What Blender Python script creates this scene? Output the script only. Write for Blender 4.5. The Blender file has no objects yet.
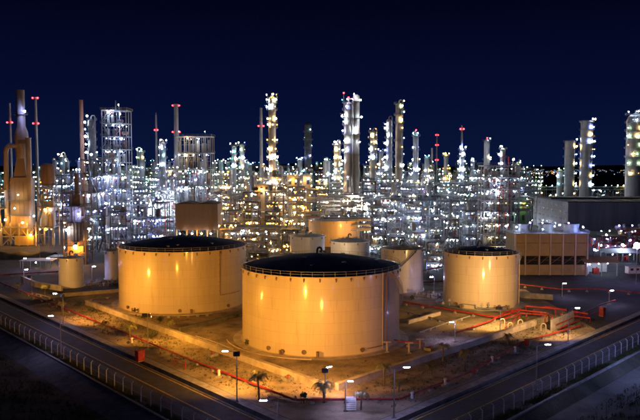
import bpy, math, random
from mathutils import Vector, Matrix

# ------------------------------------------------------------------ camera, sky, exposure
sc = bpy.context.scene
COL = sc.collection
R = math.radians
F_PX, CXP, CYP, CAM_H = 700.0, 320.0, 210.0, 42.0
PITCH = math.atan(44 / 700)
CP, SP = math.cos(PITCH), math.sin(PITCH)

cam_d = bpy.data.cameras.new('camera')
cam = bpy.data.objects.new('camera', cam_d)
COL.objects.link(cam)
cam.location = (0, 0, CAM_H)
cam.rotation_euler = (math.pi / 2 - PITCH, 0, 0)
cam_d.sensor_width = 36
cam_d.lens = 36 * F_PX / 640
cam_d.clip_start = 1
cam_d.clip_end = 30000
sc.camera = cam

world = bpy.data.worlds.new('World')
sc.world = world
world.use_nodes = True
wn, wl = world.node_tree.nodes, world.node_tree.links
wn.clear()
w_out = wn.new('ShaderNodeOutputWorld')
w_bg = wn.new('ShaderNodeBackground')
# clear night sky: navy, a little lighter towards the horizon, the same all the way round
w_tc = wn.new('ShaderNodeTexCoord')
w_sep = wn.new('ShaderNodeSeparateXYZ')
w_rmp = wn.new('ShaderNodeValToRGB')
wl.new(w_tc.outputs['Generated'], w_sep.inputs[0])
wl.new(w_sep.outputs[2], w_rmp.inputs[0])
for i_, (p_, c_) in enumerate(((0.0, (0.0030, 0.0080, 0.040)), (0.1, (0.0016, 0.0038, 0.026)), (0.22, (0.0008, 0.0014, 0.0095)), (0.6, (0.0005, 0.0008, 0.006)))):
    e_ = w_rmp.color_ramp.elements[i_] if i_ < 2 else w_rmp.color_ramp.elements.new(p_)
    e_.position = p_
    e_.color = (*c_, 1)
wl.new(w_rmp.outputs[0], w_bg.inputs[0])
w_bg.inputs[1].default_value = 1.0
wl.new(w_bg.outputs[0], w_out.inputs[0])

# faint moonlight
moon_d = bpy.data.lights.new('moonlight', 'SUN')
moon_d.energy = 0.012
moon_d.angle = R(0.5)
moon_d.color = (0.55, 0.7, 1.0)
moon = bpy.data.objects.new('moonlight', moon_d)
COL.objects.link(moon)
moon.rotation_euler = (R(40), 0, R(-30))

sc.view_settings.view_transform = 'Standard'
sc.view_settings.look = 'None'
sc.view_settings.exposure = 0
sc.view_settings.gamma = 1
sc.render.engine = 'CYCLES'
sc.cycles.use_denoising = True
sc.cycles.max_bounces = 4
sc.cycles.diffuse_bounces = 2
sc.cycles.glossy_bounces = 2
sc.cycles.transparent_max_bounces = 8
sc.cycles.caustics_reflective = False
sc.cycles.caustics_refractive = False
sc.cycles.sample_clamp_indirect = 4
sc.cycles.use_light_tree = True
sc.cycles.filter_width = 1.75


# ------------------------------------------------------------------ survey helpers
def gnd(px, py, z=0.0):
    dx, dy = (px - CXP) / F_PX, -(py - CYP) / F_PX
    d = (dx, CP + dy * SP, -SP + dy * CP)
    t = (z - CAM_H) / d[2]
    return d[0] * t, d[1] * t


def at(px, py, Y):
    dx, dy = (px - CXP) / F_PX, -(py - CYP) / F_PX
    d = (dx, CP + dy * SP, -SP + dy * CP)
    t = Y / d[1]
    return d[0] * t, CAM_H + d[2] * t


def pix(X, Y, Z):
    f = Y * CP - (Z - CAM_H) * SP
    u = Y * SP + (Z - CAM_H) * CP
    return CXP + F_PX * X / f, CYP - F_PX * u / f


NL, DL = (0.753, 0.658), (-0.658, 0.753)      # perimeter along the left road: inward normal, direction
NR, DR = (-0.7247, 0.689), (0.689, 0.7247)    # perimeter along the right road


def SL(s, t):
    return s * NL[0] + t * DL[0], s * NL[1] + t * DL[1]


def SR(s, t):
    return s * NR[0] + t * DR[0], s * NR[1] + t * DR[1]


def corner(s):
    return 0.0311 * s, 1.4841 * s


# ------------------------------------------------------------------ materials
MATS = {}


def mat(name, col, rough=0.6, metal=0.0, var=0.25, scale=0.6, bump=0.0, bscale=8.0, streak=False, col2=None,
        coat=0.0, spec=0.5):
    m = bpy.data.materials.new(name)
    m.use_nodes = True
    n, l = m.node_tree.nodes, m.node_tree.links
    b = n['Principled BSDF']
    b.inputs['Roughness'].default_value = rough
    b.inputs['Metallic'].default_value = metal
    b.inputs['Coat Weight'].default_value = coat
    b.inputs['Coat Roughness'].default_value = 0.15
    b.inputs['Specular IOR Level'].default_value = spec
    geo = n.new('ShaderNodeNewGeometry')
    src = geo.outputs['Position']
    if streak:
        mp = n.new('ShaderNodeMapping')
        mp.inputs['Scale'].default_value = (1, 1, 0.08)
        l.new(src, mp.inputs[0])
        src2 = mp.outputs[0]
    else:
        src2 = src
    nz = n.new('ShaderNodeTexNoise')
    nz.inputs['Scale'].default_value = scale
    nz.inputs['Detail'].default_value = 7
    nz.inputs['Roughness'].default_value = 0.62
    l.new(src2, nz.inputs['Vector'])
    rp = n.new('ShaderNodeValToRGB')
    rp.color_ramp.elements[0].position = 0.3
    rp.color_ramp.elements[1].position = 0.7
    c2 = col2 or tuple(c * (1 - var * 1.6) for c in col)
    c1 = tuple(min(1, c * (1 + var * 0.4)) for c in col)
    rp.color_ramp.elements[0].color = (*c2, 1)
    rp.color_ramp.elements[1].color = (*c1, 1)
    l.new(nz.outputs['Fac'], rp.inputs[0])
    l.new(rp.outputs[0], b.inputs['Base Color'])
    if bump:
        n2 = n.new('ShaderNodeTexNoise')
        n2.inputs['Scale'].default_value = bscale
        n2.inputs['Detail'].default_value = 6
        l.new(src, n2.inputs['Vector'])
        bp = n.new('ShaderNodeBump')
        bp.inputs['Strength'].default_value = bump
        bp.inputs['Distance'].default_value = 0.1
        l.new(n2.outputs['Fac'], bp.inputs['Height'])
        l.new(bp.outputs[0], b.inputs['Normal'])
    MATS[name] = m
    return m


def glow(name, col, strength):
    m = bpy.data.materials.new(name)
    m.use_nodes = True
    n, l = m.node_tree.nodes, m.node_tree.links
    n.clear()
    o = n.new('ShaderNodeOutputMaterial')
    e = n.new('ShaderNodeEmission')
    e.inputs[0].default_value = (*col, 1)
    e.inputs[1].default_value = strength
    l.new(e.outputs[0], o.inputs[0])
    MATS[name] = m
    return m


def tank_paint(name, col, plate=(9.0, 2.5)):
    """old gloss tank paint: faint plate courses, rain streaks, slight waviness"""
    m = bpy.data.materials.new(name)
    m.use_nodes = True
    n, l = m.node_tree.nodes, m.node_tree.links
    b = n['Principled BSDF']
    b.inputs['Roughness'].default_value = 0.42
    b.inputs['Coat Weight'].default_value = 0.35
    b.inputs['Coat Roughness'].default_value = 0.12
    tc = n.new('ShaderNodeTexCoord')
    sp = n.new('ShaderNodeSeparateXYZ')
    l.new(tc.outputs['Object'], sp.inputs[0])
    an = n.new('ShaderNodeMath'); an.operation = 'ARCTAN2'
    l.new(sp.outputs[1], an.inputs[0]); l.new(sp.outputs[0], an.inputs[1])
    mu = n.new('ShaderNodeMath'); mu.operation = 'MULTIPLY'
    mu.inputs[1].default_value = 19
    l.new(an.outputs[0], mu.inputs[0])
    cb = n.new('ShaderNodeCombineXYZ')
    l.new(mu.outputs[0], cb.inputs[0]); l.new(sp.outputs[2], cb.inputs[1])
    br = n.new('ShaderNodeTexBrick')
    br.inputs['Color1'].default_value = (*col, 1)
    br.inputs['Color2'].default_value = (*[c * 0.93 for c in col], 1)
    br.inputs['Mortar'].default_value = (*[c * 0.72 for c in col], 1)
    br.inputs['Scale'].default_value = 1
    br.inputs['Mortar Size'].default_value = 0.035
    br.inputs['Mortar Smooth'].default_value = 0.6
    br.inputs['Brick Width'].default_value = plate[0]
    br.inputs['Row Height'].default_value = plate[1]
    l.new(cb.outputs[0], br.inputs['Vector'])
    mp = n.new('ShaderNodeMapping')
    mp.inputs['Scale'].default_value = (1, 0.06, 1)
    l.new(cb.outputs[0], mp.inputs[0])
    nz = n.new('ShaderNodeTexNoise')
    nz.inputs['Scale'].default_value = 0.9
    nz.inputs['Detail'].default_value = 6
    l.new(mp.outputs[0], nz.inputs['Vector'])
    rp = n.new('ShaderNodeValToRGB')
    rp.color_ramp.elements[0].position = 0.28
    rp.color_ramp.elements[1].position = 0.62
    rp.color_ramp.elements[0].color = (0.78, 0.74, 0.68, 1)
    rp.color_ramp.elements[1].color = (1, 1, 1, 1)
    l.new(nz.outputs['Fac'], rp.inputs[0])
    mx = n.new('ShaderNodeMix'); mx.data_type = 'RGBA'; mx.blend_type = 'MULTIPLY'
    mx.inputs[0].default_value = 0.4
    l.new(br.outputs['Color'], mx.inputs[6]); l.new(rp.outputs[0], mx.inputs[7])
    mp3 = n.new('ShaderNodeMapping')
    mp3.inputs['Scale'].default_value = (1, 0.045, 1)
    l.new(cb.outputs[0], mp3.inputs[0])
    n3 = n.new('ShaderNodeTexNoise')
    n3.inputs['Scale'].default_value = 2.6
    n3.inputs['Detail'].default_value = 3
    l.new(mp3.outputs[0], n3.inputs['Vector'])
    r3 = n.new('ShaderNodeValToRGB')
    r3.color_ramp.elements[0].position = 0.6
    r3.color_ramp.elements[1].position = 0.78
    r3.color_ramp.elements[0].color = (0, 0, 0, 1)
    r3.color_ramp.elements[1].color = (0.5, 0.5, 0.5, 1)
    l.new(n3.outputs['Fac'], r3.inputs[0])
    mx3 = n.new('ShaderNodeMix'); mx3.data_type = 'RGBA'
    mx3.inputs[7].default_value = (0.3, 0.2, 0.11, 1)
    l.new(r3.outputs[0], mx3.inputs[0]); l.new(mx.outputs[2], mx3.inputs[6])
    l.new(mx3.outputs[2], b.inputs['Base Color'])
    n2 = n.new('ShaderNodeTexNoise')
    n2.inputs['Scale'].default_value = 0.5
    n2.inputs['Detail'].default_value = 2
    l.new(tc.outputs['Object'], n2.inputs['Vector'])
    bp = n.new('ShaderNodeBump')
    bp.inputs['Strength'].default_value = 0.25
    bp.inputs['Distance'].default_value = 0.06
    l.new(n2.outputs['Fac'], bp.inputs['Height'])
    l.new(bp.outputs[0], b.inputs['Normal'])
    MATS[name] = m
    return m


mat('soil', (0.46, 0.37, 0.25), 0.95, var=0.35, scale=0.16, bump=1.0, bscale=1.6, col2=(0.13, 0.105, 0.07), spec=0.1)
mat('yard', (0.085, 0.078, 0.068), 0.9, var=0.4, scale=0.05, bump=0.4, bscale=2, col2=(0.03, 0.028, 0.026), spec=0.2)
mat('field_soil', (0.13, 0.12, 0.085), 0.97, scale=0.12, bump=1.0, bscale=1.2, col2=(0.025, 0.026, 0.018), spec=0.1)
mat('track_soil', (0.2, 0.185, 0.16), 0.95, scale=0.2, bump=1.0, bscale=1.5, col2=(0.1, 0.095, 0.075), spec=0.1)
mat('asphalt', (0.06, 0.06, 0.062), 0.75, var=0.3, scale=0.5, bump=0.3, bscale=14, spec=0.3)
mat('old_asphalt', (0.075, 0.075, 0.072), 0.85, var=0.35, scale=0.25, bump=0.3, bscale=10, spec=0.2)
mat('concrete', (0.34, 0.32, 0.28), 0.85, var=0.3, scale=0.7, bump=0.3, bscale=6)
mat('dark_concrete', (0.16, 0.155, 0.15), 0.9, var=0.35, scale=0.5, bump=0.4, bscale=5)
mat('bund_concrete', (0.55, 0.47, 0.36), 0.85, var=0.3, scale=0.4, bump=0.4, bscale=4)
mat('yellow_paint', (0.62, 0.42, 0.05), 0.7, var=0.4, scale=1.5)
mat('white_paint', (0.75, 0.75, 0.72), 0.6, var=0.2, scale=1.5)
mat('steel', (0.27, 0.29, 0.31), 0.5, 0.3, var=0.3, scale=0.6)
mat('pale_steel', (0.5, 0.51, 0.52), 0.5, 0.2, var=0.25, scale=0.5, streak=True)
mat('dark_steel', (0.09, 0.09, 0.095), 0.55, 0.3, var=0.3, scale=0.6)
mat('galvanised', (0.42, 0.44, 0.46), 0.45, 0.6, var=0.2, scale=2)
mat('insulation', (0.55, 0.54, 0.5), 0.4, 0.5, var=0.25, scale=0.4, streak=True)
mat('beige_steel', (0.52, 0.44, 0.35), 0.5, 0.1, var=0.3, scale=0.5, streak=True)
mat('stack_brown', (0.42, 0.34, 0.28), 0.65, 0.1, var=0.3, scale=0.4, streak=True)
mat('rust_brown', (0.26, 0.17, 0.11), 0.85, 0.0, var=0.4, scale=0.4, streak=True)
mat('brown_cladding', (0.29, 0.22, 0.165), 0.75, 0.0, var=0.1, scale=0.15)
mat('red_stack', (0.42, 0.2, 0.14), 0.6, var=0.3, scale=0.4, streak=True)
mat('red_paint', (0.42, 0.03, 0.024), 0.55, var=0.5, scale=0.9, coat=0.1)
mat('yellow_steel', (0.6, 0.45, 0.04), 0.5, var=0.2)
mat('green_paint', (0.1, 0.35, 0.12), 0.6, var=0.3)
mat('green_roof', (0.06, 0.14, 0.11), 0.6, var=0.3, scale=0.4)
mat('roof_dark', (0.075, 0.08, 0.1), 0.65, 0.1, var=0.3, scale=0.25)
mat('tank_roof', (0.14, 0.17, 0.3), 0.9, 0.0, var=0.35, scale=0.22, bump=0.15, bscale=0.6, spec=0.1)  # blue light of the dim sky is put into this roof colour
mat('pale_roof', (0.4, 0.41, 0.4), 0.6, var=0.3, scale=0.3)
mat('wall_grey', (0.27, 0.25, 0.25), 0.8, var=0.2, scale=0.25, streak=True)
mat('wall_navy', (0.3, 0.33, 0.42), 0.8, var=0.2, scale=0.2, streak=True)
mat('tower_panel', (0.33, 0.245, 0.12), 0.85, var=0.16, scale=0.3)
mat('ochre_wall', (0.5, 0.36, 0.14), 0.75, var=0.25, scale=0.3, streak=True)
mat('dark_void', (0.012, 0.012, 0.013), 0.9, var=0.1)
mat('glass', (0.03, 0.035, 0.045), 0.35, var=0.1, spec=0.3)
mat('lamp_metal', (0.3, 0.31, 0.33), 0.45, 0.5, var=0.15)
mat('trunk', (0.16, 0.12, 0.08), 0.9, var=0.4, scale=4, bump=0.6, bscale=12)
mat('frond', (0.2, 0.19, 0.07), 0.6, var=0.4, scale=3)
mat('leaf', (0.08, 0.1, 0.035), 0.65, var=0.45, scale=2)
mat('grass', (0.1, 0.12, 0.03), 0.8, var=0.5, scale=1.2)
mat('scrub', (0.07, 0.08, 0.03), 0.85, var=0.5, scale=0.6)
mat('hill', (0.02, 0.022, 0.025), 0.95, var=0.3, scale=0.01)
mat('water_dark', (0.01, 0.012, 0.015), 0.15, var=0.2, scale=0.3)
tank_paint('cream_tank', (0.72, 0.6, 0.4))
tank_paint('white_tank', (0.74, 0.7, 0.62))
tank_paint('ochre_tank', (0.62, 0.46, 0.22))

for k_, c_, e_ in (('white', (.62, .76, 1.0), 620), ('blue', (.3, .38, 1.0), 680), ('warm', (1.0, .66, .26), 540), ('green', (.64, 1.0, .52), 300),
                  ('teal', (.26, .82, .95), 300), ('sodium', (1.0, .42, .06), 560), ('violet', (.42, .32, 1.0), 200)):
    glow('lamp_' + k_, c_, e_ * .62)
    glow('lamp_' + k_ + '_soft', c_, 45)
    glow('lamp_' + k_ + '_dim', c_, 5)
glow('lamp_red', (1.0, .03, .04), 22)
glow('lamp_led', (.5, .47, 1.0), 340)
glow('flood_glass', (1.0, 0.55, 0.14), 30)
glow('town_blue', (0.25, 0.45, 1.0), 1.3)
glow('town_amber', (1.0, 0.45, 0.12), 1.3)
glow('town_white', (0.7, 0.85, 1.0), 1.6)


# ------------------------------------------------------------------ mesh building
class MB:
    def __init__(self):
        self.v, self.f, self.m = [], [], []
        self.cur = 0

    def _f(self, *idx):
        self.f.append(idx)
        self.m.append(self.cur)

    def box(self, cx, cy, cz, sx, sy, sz, rz=0.0):
        b = len(self.v)
        c, s = math.cos(rz), math.sin(rz)
        for dz in (-.5, .5):
            for dx, dy in ((-.5, -.5), (.5, -.5), (.5, .5), (-.5, .5)):
                x, y = dx * sx, dy * sy
                self.v.append((cx + x * c - y * s, cy + x * s + y * c, cz + dz * sz))
        for q in ((0, 3, 2, 1), (4, 5, 6, 7), (0, 1, 5, 4), (1, 2, 6, 5), (2, 3, 7, 6), (3, 0, 4, 7)):
            self._f(*[b + i for i in q])
        return self

    def bar(self, p0, p1, w, h=None):
        h = h or w
        p0, p1 = Vector(p0), Vector(p1)
        d = (p1 - p0)
        if d.length < 1e-6:
            return self
        d.normalize()
        up = Vector((0, 0, 1)) if abs(d.z) < 0.95 else Vector((0, 1, 0))
        x = d.cross(up).normalized() * (w / 2)
        y = x.cross(d).normalized() * (h / 2)
        b = len(self.v)
        for p in (p0, p1):
            for a, c in ((-1, -1), (1, -1), (1, 1), (-1, 1)):
                self.v.append(tuple(p + x * a + y * c))
        for q in ((0, 3, 2, 1), (4, 5, 6, 7), (0, 1, 5, 4), (1, 2, 6, 5), (2, 3, 7, 6), (3, 0, 4, 7)):
            self._f(*[b + i for i in q])
        return self

    def cyl(self, p0, p1, r0, r1=None, n=12, caps=True):
        return self.tube([p0, p1], r0, n, caps, r1)

    def tube(self, pts, r, n=8, caps=True, r1=None):
        pts = [Vector(p) for p in pts]
        k = len(pts)
        base = len(self.v)
        prev = None
        for i, p in enumerate(pts):
            if i == 0:
                d = pts[1] - p
            elif i == k - 1:
                d = p - pts[i - 1]
            else:
                d = (pts[i + 1] - p).normalized() + (p - pts[i - 1]).normalized()
            if d.length < 1e-9:
                d = Vector((0, 0, 1))
            d.normalize()
            if prev is None:
                up = Vector((0, 0, 1)) if abs(d.z) < 0.9 else Vector((0, 1, 0))
                x = d.cross(up).normalized()
            else:
                x = (prev - d * prev.dot(d)).normalized()
            prev = x
            y = d.cross(x)
            rr = r if r1 is None else r + (r1 - r) * i / (k - 1)
            for j in range(n):
                a = 2 * math.pi * j / n
                self.v.append(tuple(p + x * (rr * math.cos(a)) + y * (rr * math.sin(a))))
        for i in range(k - 1):
            for j in range(n):
                a, b_ = base + i * n + j, base + i * n + (j + 1) % n
                self._f(a, b_, b_ + n, a + n)
        if caps:
            self._f(*[base + j for j in range(n)][::-1])
            self._f(*[base + (k - 1) * n + j for j in range(n)])
        return self

    def lathe(self, prof, cx=0, cy=0, n=24, a0=0.0, a1=None):
        full = a1 is None
        a1 = a0 + 2 * math.pi if full else a1
        cols = n if full else n + 1
        base = len(self.v)
        k = len(prof)
        for j in range(cols):
            a = a0 + (a1 - a0) * j / n
            for r, z in prof:
                self.v.append((cx + r * math.cos(a), cy + r * math.sin(a), z))
        for j in range(n):
            j2 = (j + 1) % cols
            for i in range(k - 1):
                self._f(base + j * k + i, base + j2 * k + i, base + j2 * k + i + 1, base + j * k + i + 1)
        return self

    def vessel(self, cx, cy, z0, z1, r, n=14):
        h = min(r * 0.5, (z1 - z0) * 0.3)
        return self.lathe([(0.001, z0), (r * .7, z0 + h * .3), (r, z0 + h), (r, z1 - h), (r * .85, z1 - h * .45),
                           (r * .5, z1 - h * .12), (0.001, z1)], cx, cy, n)

    def hdrum(self, p0, p1, r, n=12):
        p0, p1 = Vector(p0), Vector(p1)
        d = (p1 - p0).normalized()
        e = r * 0.5
        pts = [p0, p0 + d * e * .3, p0 + d * e, p1 - d * e, p1 - d * e * .3, p1]
        rs = [0.01, r * .7, r, r, r * .7, 0.01]
        base = len(self.v)
        up = Vector((0, 0, 1)) if abs(d.z) < .9 else Vector((0, 1, 0))
        x = d.cross(up).normalized(); y = d.cross(x)
        for p, rr in zip(pts, rs):
            for j in range(n):
                a = 2 * math.pi * j / n
                self.v.append(tuple(p + x * (rr * math.cos(a)) + y * (rr * math.sin(a))))
        for i in range(5):
            for j in range(n):
                a, b_ = base + i * n + j, base + i * n + (j + 1) % n
                self._f(a, b_, b_ + n, a + n)
        return self

    def poly(self, pts):
        b = len(self.v)
        self.v += [tuple(p) for p in pts]
        self._f(*range(b, b + len(pts)))
        return self

    def prism(self, pts, z0, z1):
        b = len(self.v)
        n = len(pts)
        self.v += [(x, y, z0) for x, y in pts] + [(x, y, z1) for x, y in pts]
        self._f(*[b + i for i in range(n)][::-1])
        self._f(*[b + n + i for i in range(n)])
        for i in range(n):
            j = (i + 1) % n
            self._f(b + i, b + j, b + n + j, b + n + i)
        return self

    def mesh(self, name, mats):
        me = bpy.data.meshes.new(name)
        me.from_pydata(self.v, [], self.f)
        if not isinstance(mats, (list, tuple)):
            mats = [mats]
        for mm in mats:
            me.materials.append(MATS[mm])
        if len(mats) > 1:
            me.polygons.foreach_set('material_index', self.m)
        me.polygons.foreach_set('use_smooth', [True] * len(me.polygons))
        me.set_sharp_from_angle(angle=R(38))
        me.update()
        return me

    def build(self, name, mats, parent=None, loc=None):
        return put(name, self.mesh(name, mats), parent, loc)


def put(name, me, parent=None, loc=None, rz=0.0, scale=None):
    o = bpy.data.objects.new(name, me)
    COL.objects.link(o)
    if loc is not None:
        o.location = loc
    if rz:
        o.rotation_euler = (0, 0, rz)
    if scale is not None:
        o.scale = (scale, scale, scale) if not isinstance(scale, tuple) else scale
    if parent is not None:
        o.parent = parent
    return o


def tag(o, label, cat, group=None):
    o['label'] = label
    o['category'] = cat
    if group:
        o['group'] = group
    return o


def thing(name, label, cat, loc=(0, 0, 0), rz=0.0, group=None):
    o = bpy.data.objects.new(name, None)
    COL.objects.link(o)
    o.location = loc
    o.rotation_euler = (0, 0, rz)
    o.empty_display_size = 0.5
    return tag(o, label, cat, group)


def struct(o):
    o['kind'] = 'structure'
    return o


def stuff(o):
    o['kind'] = 'stuff'
    return o


# ------------------------------------------------------------------ the ground, roads and verges
FAR = 9000
g_ = MB()
g_.poly([(-FAR, -400, -1.6), (FAR, -400, -1.6), (FAR, 14000, -1.6), (-FAR, 14000, -1.6)])
struct(g_.build('ground', 'field_soil'))


def strip(name, prof, material, t_end=420, sides='LR'):
    """sheet that follows the site boundary round its corner; prof = [(s, z), ...] across"""
    m = MB()
    for i in range(len(prof) - 1):
        (s0, z0), (s1, z1) = prof[i], prof[i + 1]
        c0, c1 = corner(s0), corner(s1)
        a0, a1 = SL(s0, t_end), SL(s1, t_end)
        b0, b1 = SR(s0, t_end), SR(s1, t_end)
        if 'L' in sides:
            m.poly([(*a0, z0), (*c0, z0), (*c1, z1), (*a1, z1)])
        if 'R' in sides:
            m.poly([(*c0, z0), (*b0, z0), (*b1, z1), (*c1, z1)])
    return struct(m.build(name, material))


strip('embankment', [(50.2, -1.62), (55.2, -0.15)], 'dark_concrete', sides='L')
strip('embankment', [(53.2, -1.62), (55.2, -0.15)], 'field_soil', sides='R')
strip('dirt_track', [(45.5, -1.585), (53.0, -1.585)], 'track_soil', sides='R')
strip('drain_kerb', [(55.2, -0.2), (55.2, 0.18), (55.7, 0.18), (55.7, -0.05)], 'concrete')
strip('verge', [(55.7, 0.0), (58.4, 0.02)], 'field_soil')
strip('shoulder', [(58.4, 0.02), (61.8, 0.02)], 'old_asphalt')
strip('road', [(61.8, 0.024), (67.2, 0.024)], 'asphalt')
for s_ in (62.1, 66.7):
    strip('road_marking', [(s_, 0.030), (s_ + 0.22, 0.030)], 'yellow_paint')
strip('ditch', [(67.2, 0.024), (67.3, 0.12), (67.55, 0.12), (67.6, -0.9), (68.9, -0.9), (69.0, 0.1)], 'dark_concrete')
strip('footpath', [(69.0, 0.1), (70.9, 0.1), (70.9, 0.0)], 'concrete')

c_ = corner(70.9)
yl, yr = SL(70.9, 700), SR(70.9, 700)
m = MB()
m.poly([(*c_, 0), (*yr, 0), (yr[0] + 600, 4200, 0), (yl[0] - 600, 4200, 0), (*yl, 0)])
struct(m.build('site_ground', 'yard'))
# soil apron round the tanks, laid over the yard
m = MB()
c_ = corner(71.2)
a_, b_ = SL(71.2, 215), SR(71.2, 178)
m.poly([(*c_, 0.006), (*b_, 0.006), (70, 236, 0.006), (30, 262, 0.006), (-62, 246, 0.006), (*a_, 0.006)])
struct(m.build('tank_yard', 'soil'))
# internal hardstands and roads
m = MB()
for q in ([(70, 243), (210, 243), (330, 300), (330, 330), (104, 330), (104, 262), (70, 262)],
          ):
    m.poly([(x, y, 0.008) for x, y in q])
struct(m.build('service_yard', 'old_asphalt'))
m = MB()
m.poly([(*gnd(-30, 262), 0.008), (*gnd(-30, 270), 0.008), (*gnd(110, 264), 0.008), (*gnd(110, 257), 0.008)])
struct(m.build('service_road', 'old_asphalt'))

# far hills at the coast
rng = random.Random(5)
m = MB()
xs = [(-5200 + i * 260) for i in range(41)]
top = [14 + 26 * (math.sin(i * .37 + 1) * .5 + .5) * (0.3 + 0.7 * (math.sin(i * 1.7) * .5 + .5)) + rng.uniform(0, 6) for i in range(41)]
for i in range(40):
    m.poly([(xs[i], 6200, -2), (xs[i + 1], 6200, -2), (xs[i + 1], 6600, top[i + 1] + 22), (xs[i], 6600, top[i] + 22)])
    m.poly([(xs[i], 6600, top[i] + 22), (xs[i + 1], 6600, top[i + 1] + 22), (xs[i + 1], 7300, -2), (xs[i], 7300, -2)])
struct(m.build('hills', 'hill'))

# ------------------------------------------------------------------ small shared meshes
ICO_T = (1 + 5 ** .5) / 2
ICO_V = [(-1, ICO_T, 0), (1, ICO_T, 0), (-1, -ICO_T, 0), (1, -ICO_T, 0), (0, -1, ICO_T), (0, 1, ICO_T), (0, -1, -ICO_T),
         (0, 1, -ICO_T), (ICO_T, 0, -1), (ICO_T, 0, 1), (-ICO_T, 0, -1), (-ICO_T, 0, 1)]
ICO_F = [(0, 11, 5), (0, 5, 1), (0, 1, 7), (0, 7, 10), (0, 10, 11), (1, 5, 9), (5, 11, 4), (11, 10, 2), (10, 7, 6), (7, 1, 8),
         (3, 9, 4), (3, 4, 2), (3, 2, 6), (3, 6, 8), (3, 8, 9), (4, 9, 5), (2, 4, 11), (6, 2, 10), (8, 6, 7), (9, 8, 1)]
LAMP_MESH = {}


def lamp_mesh(kind):
    """round well-glass luminaire with its cap and wall bracket"""
    if kind in LAMP_MESH:
        return LAMP_MESH[kind]
    m = MB()
    k = 0.25 / math.hypot(1, ICO_T)
    m.v = [(x * k, y * k, z * k) for x, y, z in ICO_V]
    for f in ICO_F:
        m._f(*f)
    m.cur = 1
    m.cyl((0, 0.05, 0.28), (0, 0.05, 0.5), 0.28, 0.14, 8)
    m.bar((0, 0, 0.46), (0, 0.9, 0.46), 0.08)
    LAMP_MESH[kind] = m.mesh('lamp', ['lamp_' + kind, 'dark_steel'])
    return LAMP_MESH[kind]


N_LAMPS = [0]


LRNG = random.Random(77)


def lamp(parent, x, y, z, kind='white', scale=1.0, rz=0.0, name='lamp', dim=0.0):
    N_LAMPS[0] += 1
    if kind == 'sodium':
        scale *= 1.25
    q_ = LRNG.random()
    if q_ < dim * .55:
        kind += '_dim'
    elif q_ < dim:
        kind += '_soft'
    return put(name, lamp_mesh(kind), parent, (x, y, z), rz, scale)


m = MB()
k = 0.42 / math.hypot(1, ICO_T)
m.v = [(x * k, y * k, z * k) for x, y, z in ICO_V]
for f in ICO_F:
    m._f(*f)
m.cur = 1
m.cyl((0, 0, -0.6), (0, 0, -0.3), 0.2, 0.2, 8)
WARN_MESH = m.mesh('warning_light', ['lamp_red', 'dark_steel'])


def warn(parent, x, y, z, scale=1.0):
    return put('warning_light', WARN_MESH, parent, (x, y, z), 0, scale)


def pick(rng, mix):
    t = sum(mix.values())
    r = rng.uniform(0, t)
    for k_, w in mix.items():
        r -= w
        if r <= 0:
            return k_
    return k_


MIX_COOL = {'white': 6, 'blue': 2.5, 'warm': 1.5, 'teal': .6}
MIX_WARM = {'warm': 5, 'white': 2.5, 'sodium': 1.0}
MIX_FAR = {'green': 3, 'white': 3, 'warm': 2, 'teal': 3, 'blue': 1}
MIX_SODIUM = {'sodium': 4, 'warm': 3, 'white': 1.5}


# ------------------------------------------------------------------ builders for the plant
def railing(m, pts, h=1.1, t=0.07, closed=False):
    n = len(pts)
    for i in range(n if closed else n - 1):
        a, b = pts[i], pts[(i + 1) % n]
        for hh in (h, h * .55):
            m.bar((a[0], a[1], a[2] + hh), (b[0], b[1], b[2] + hh), t)
    for p in pts:
        m.bar(p, (p[0], p[1], p[2] + h), t)


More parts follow.
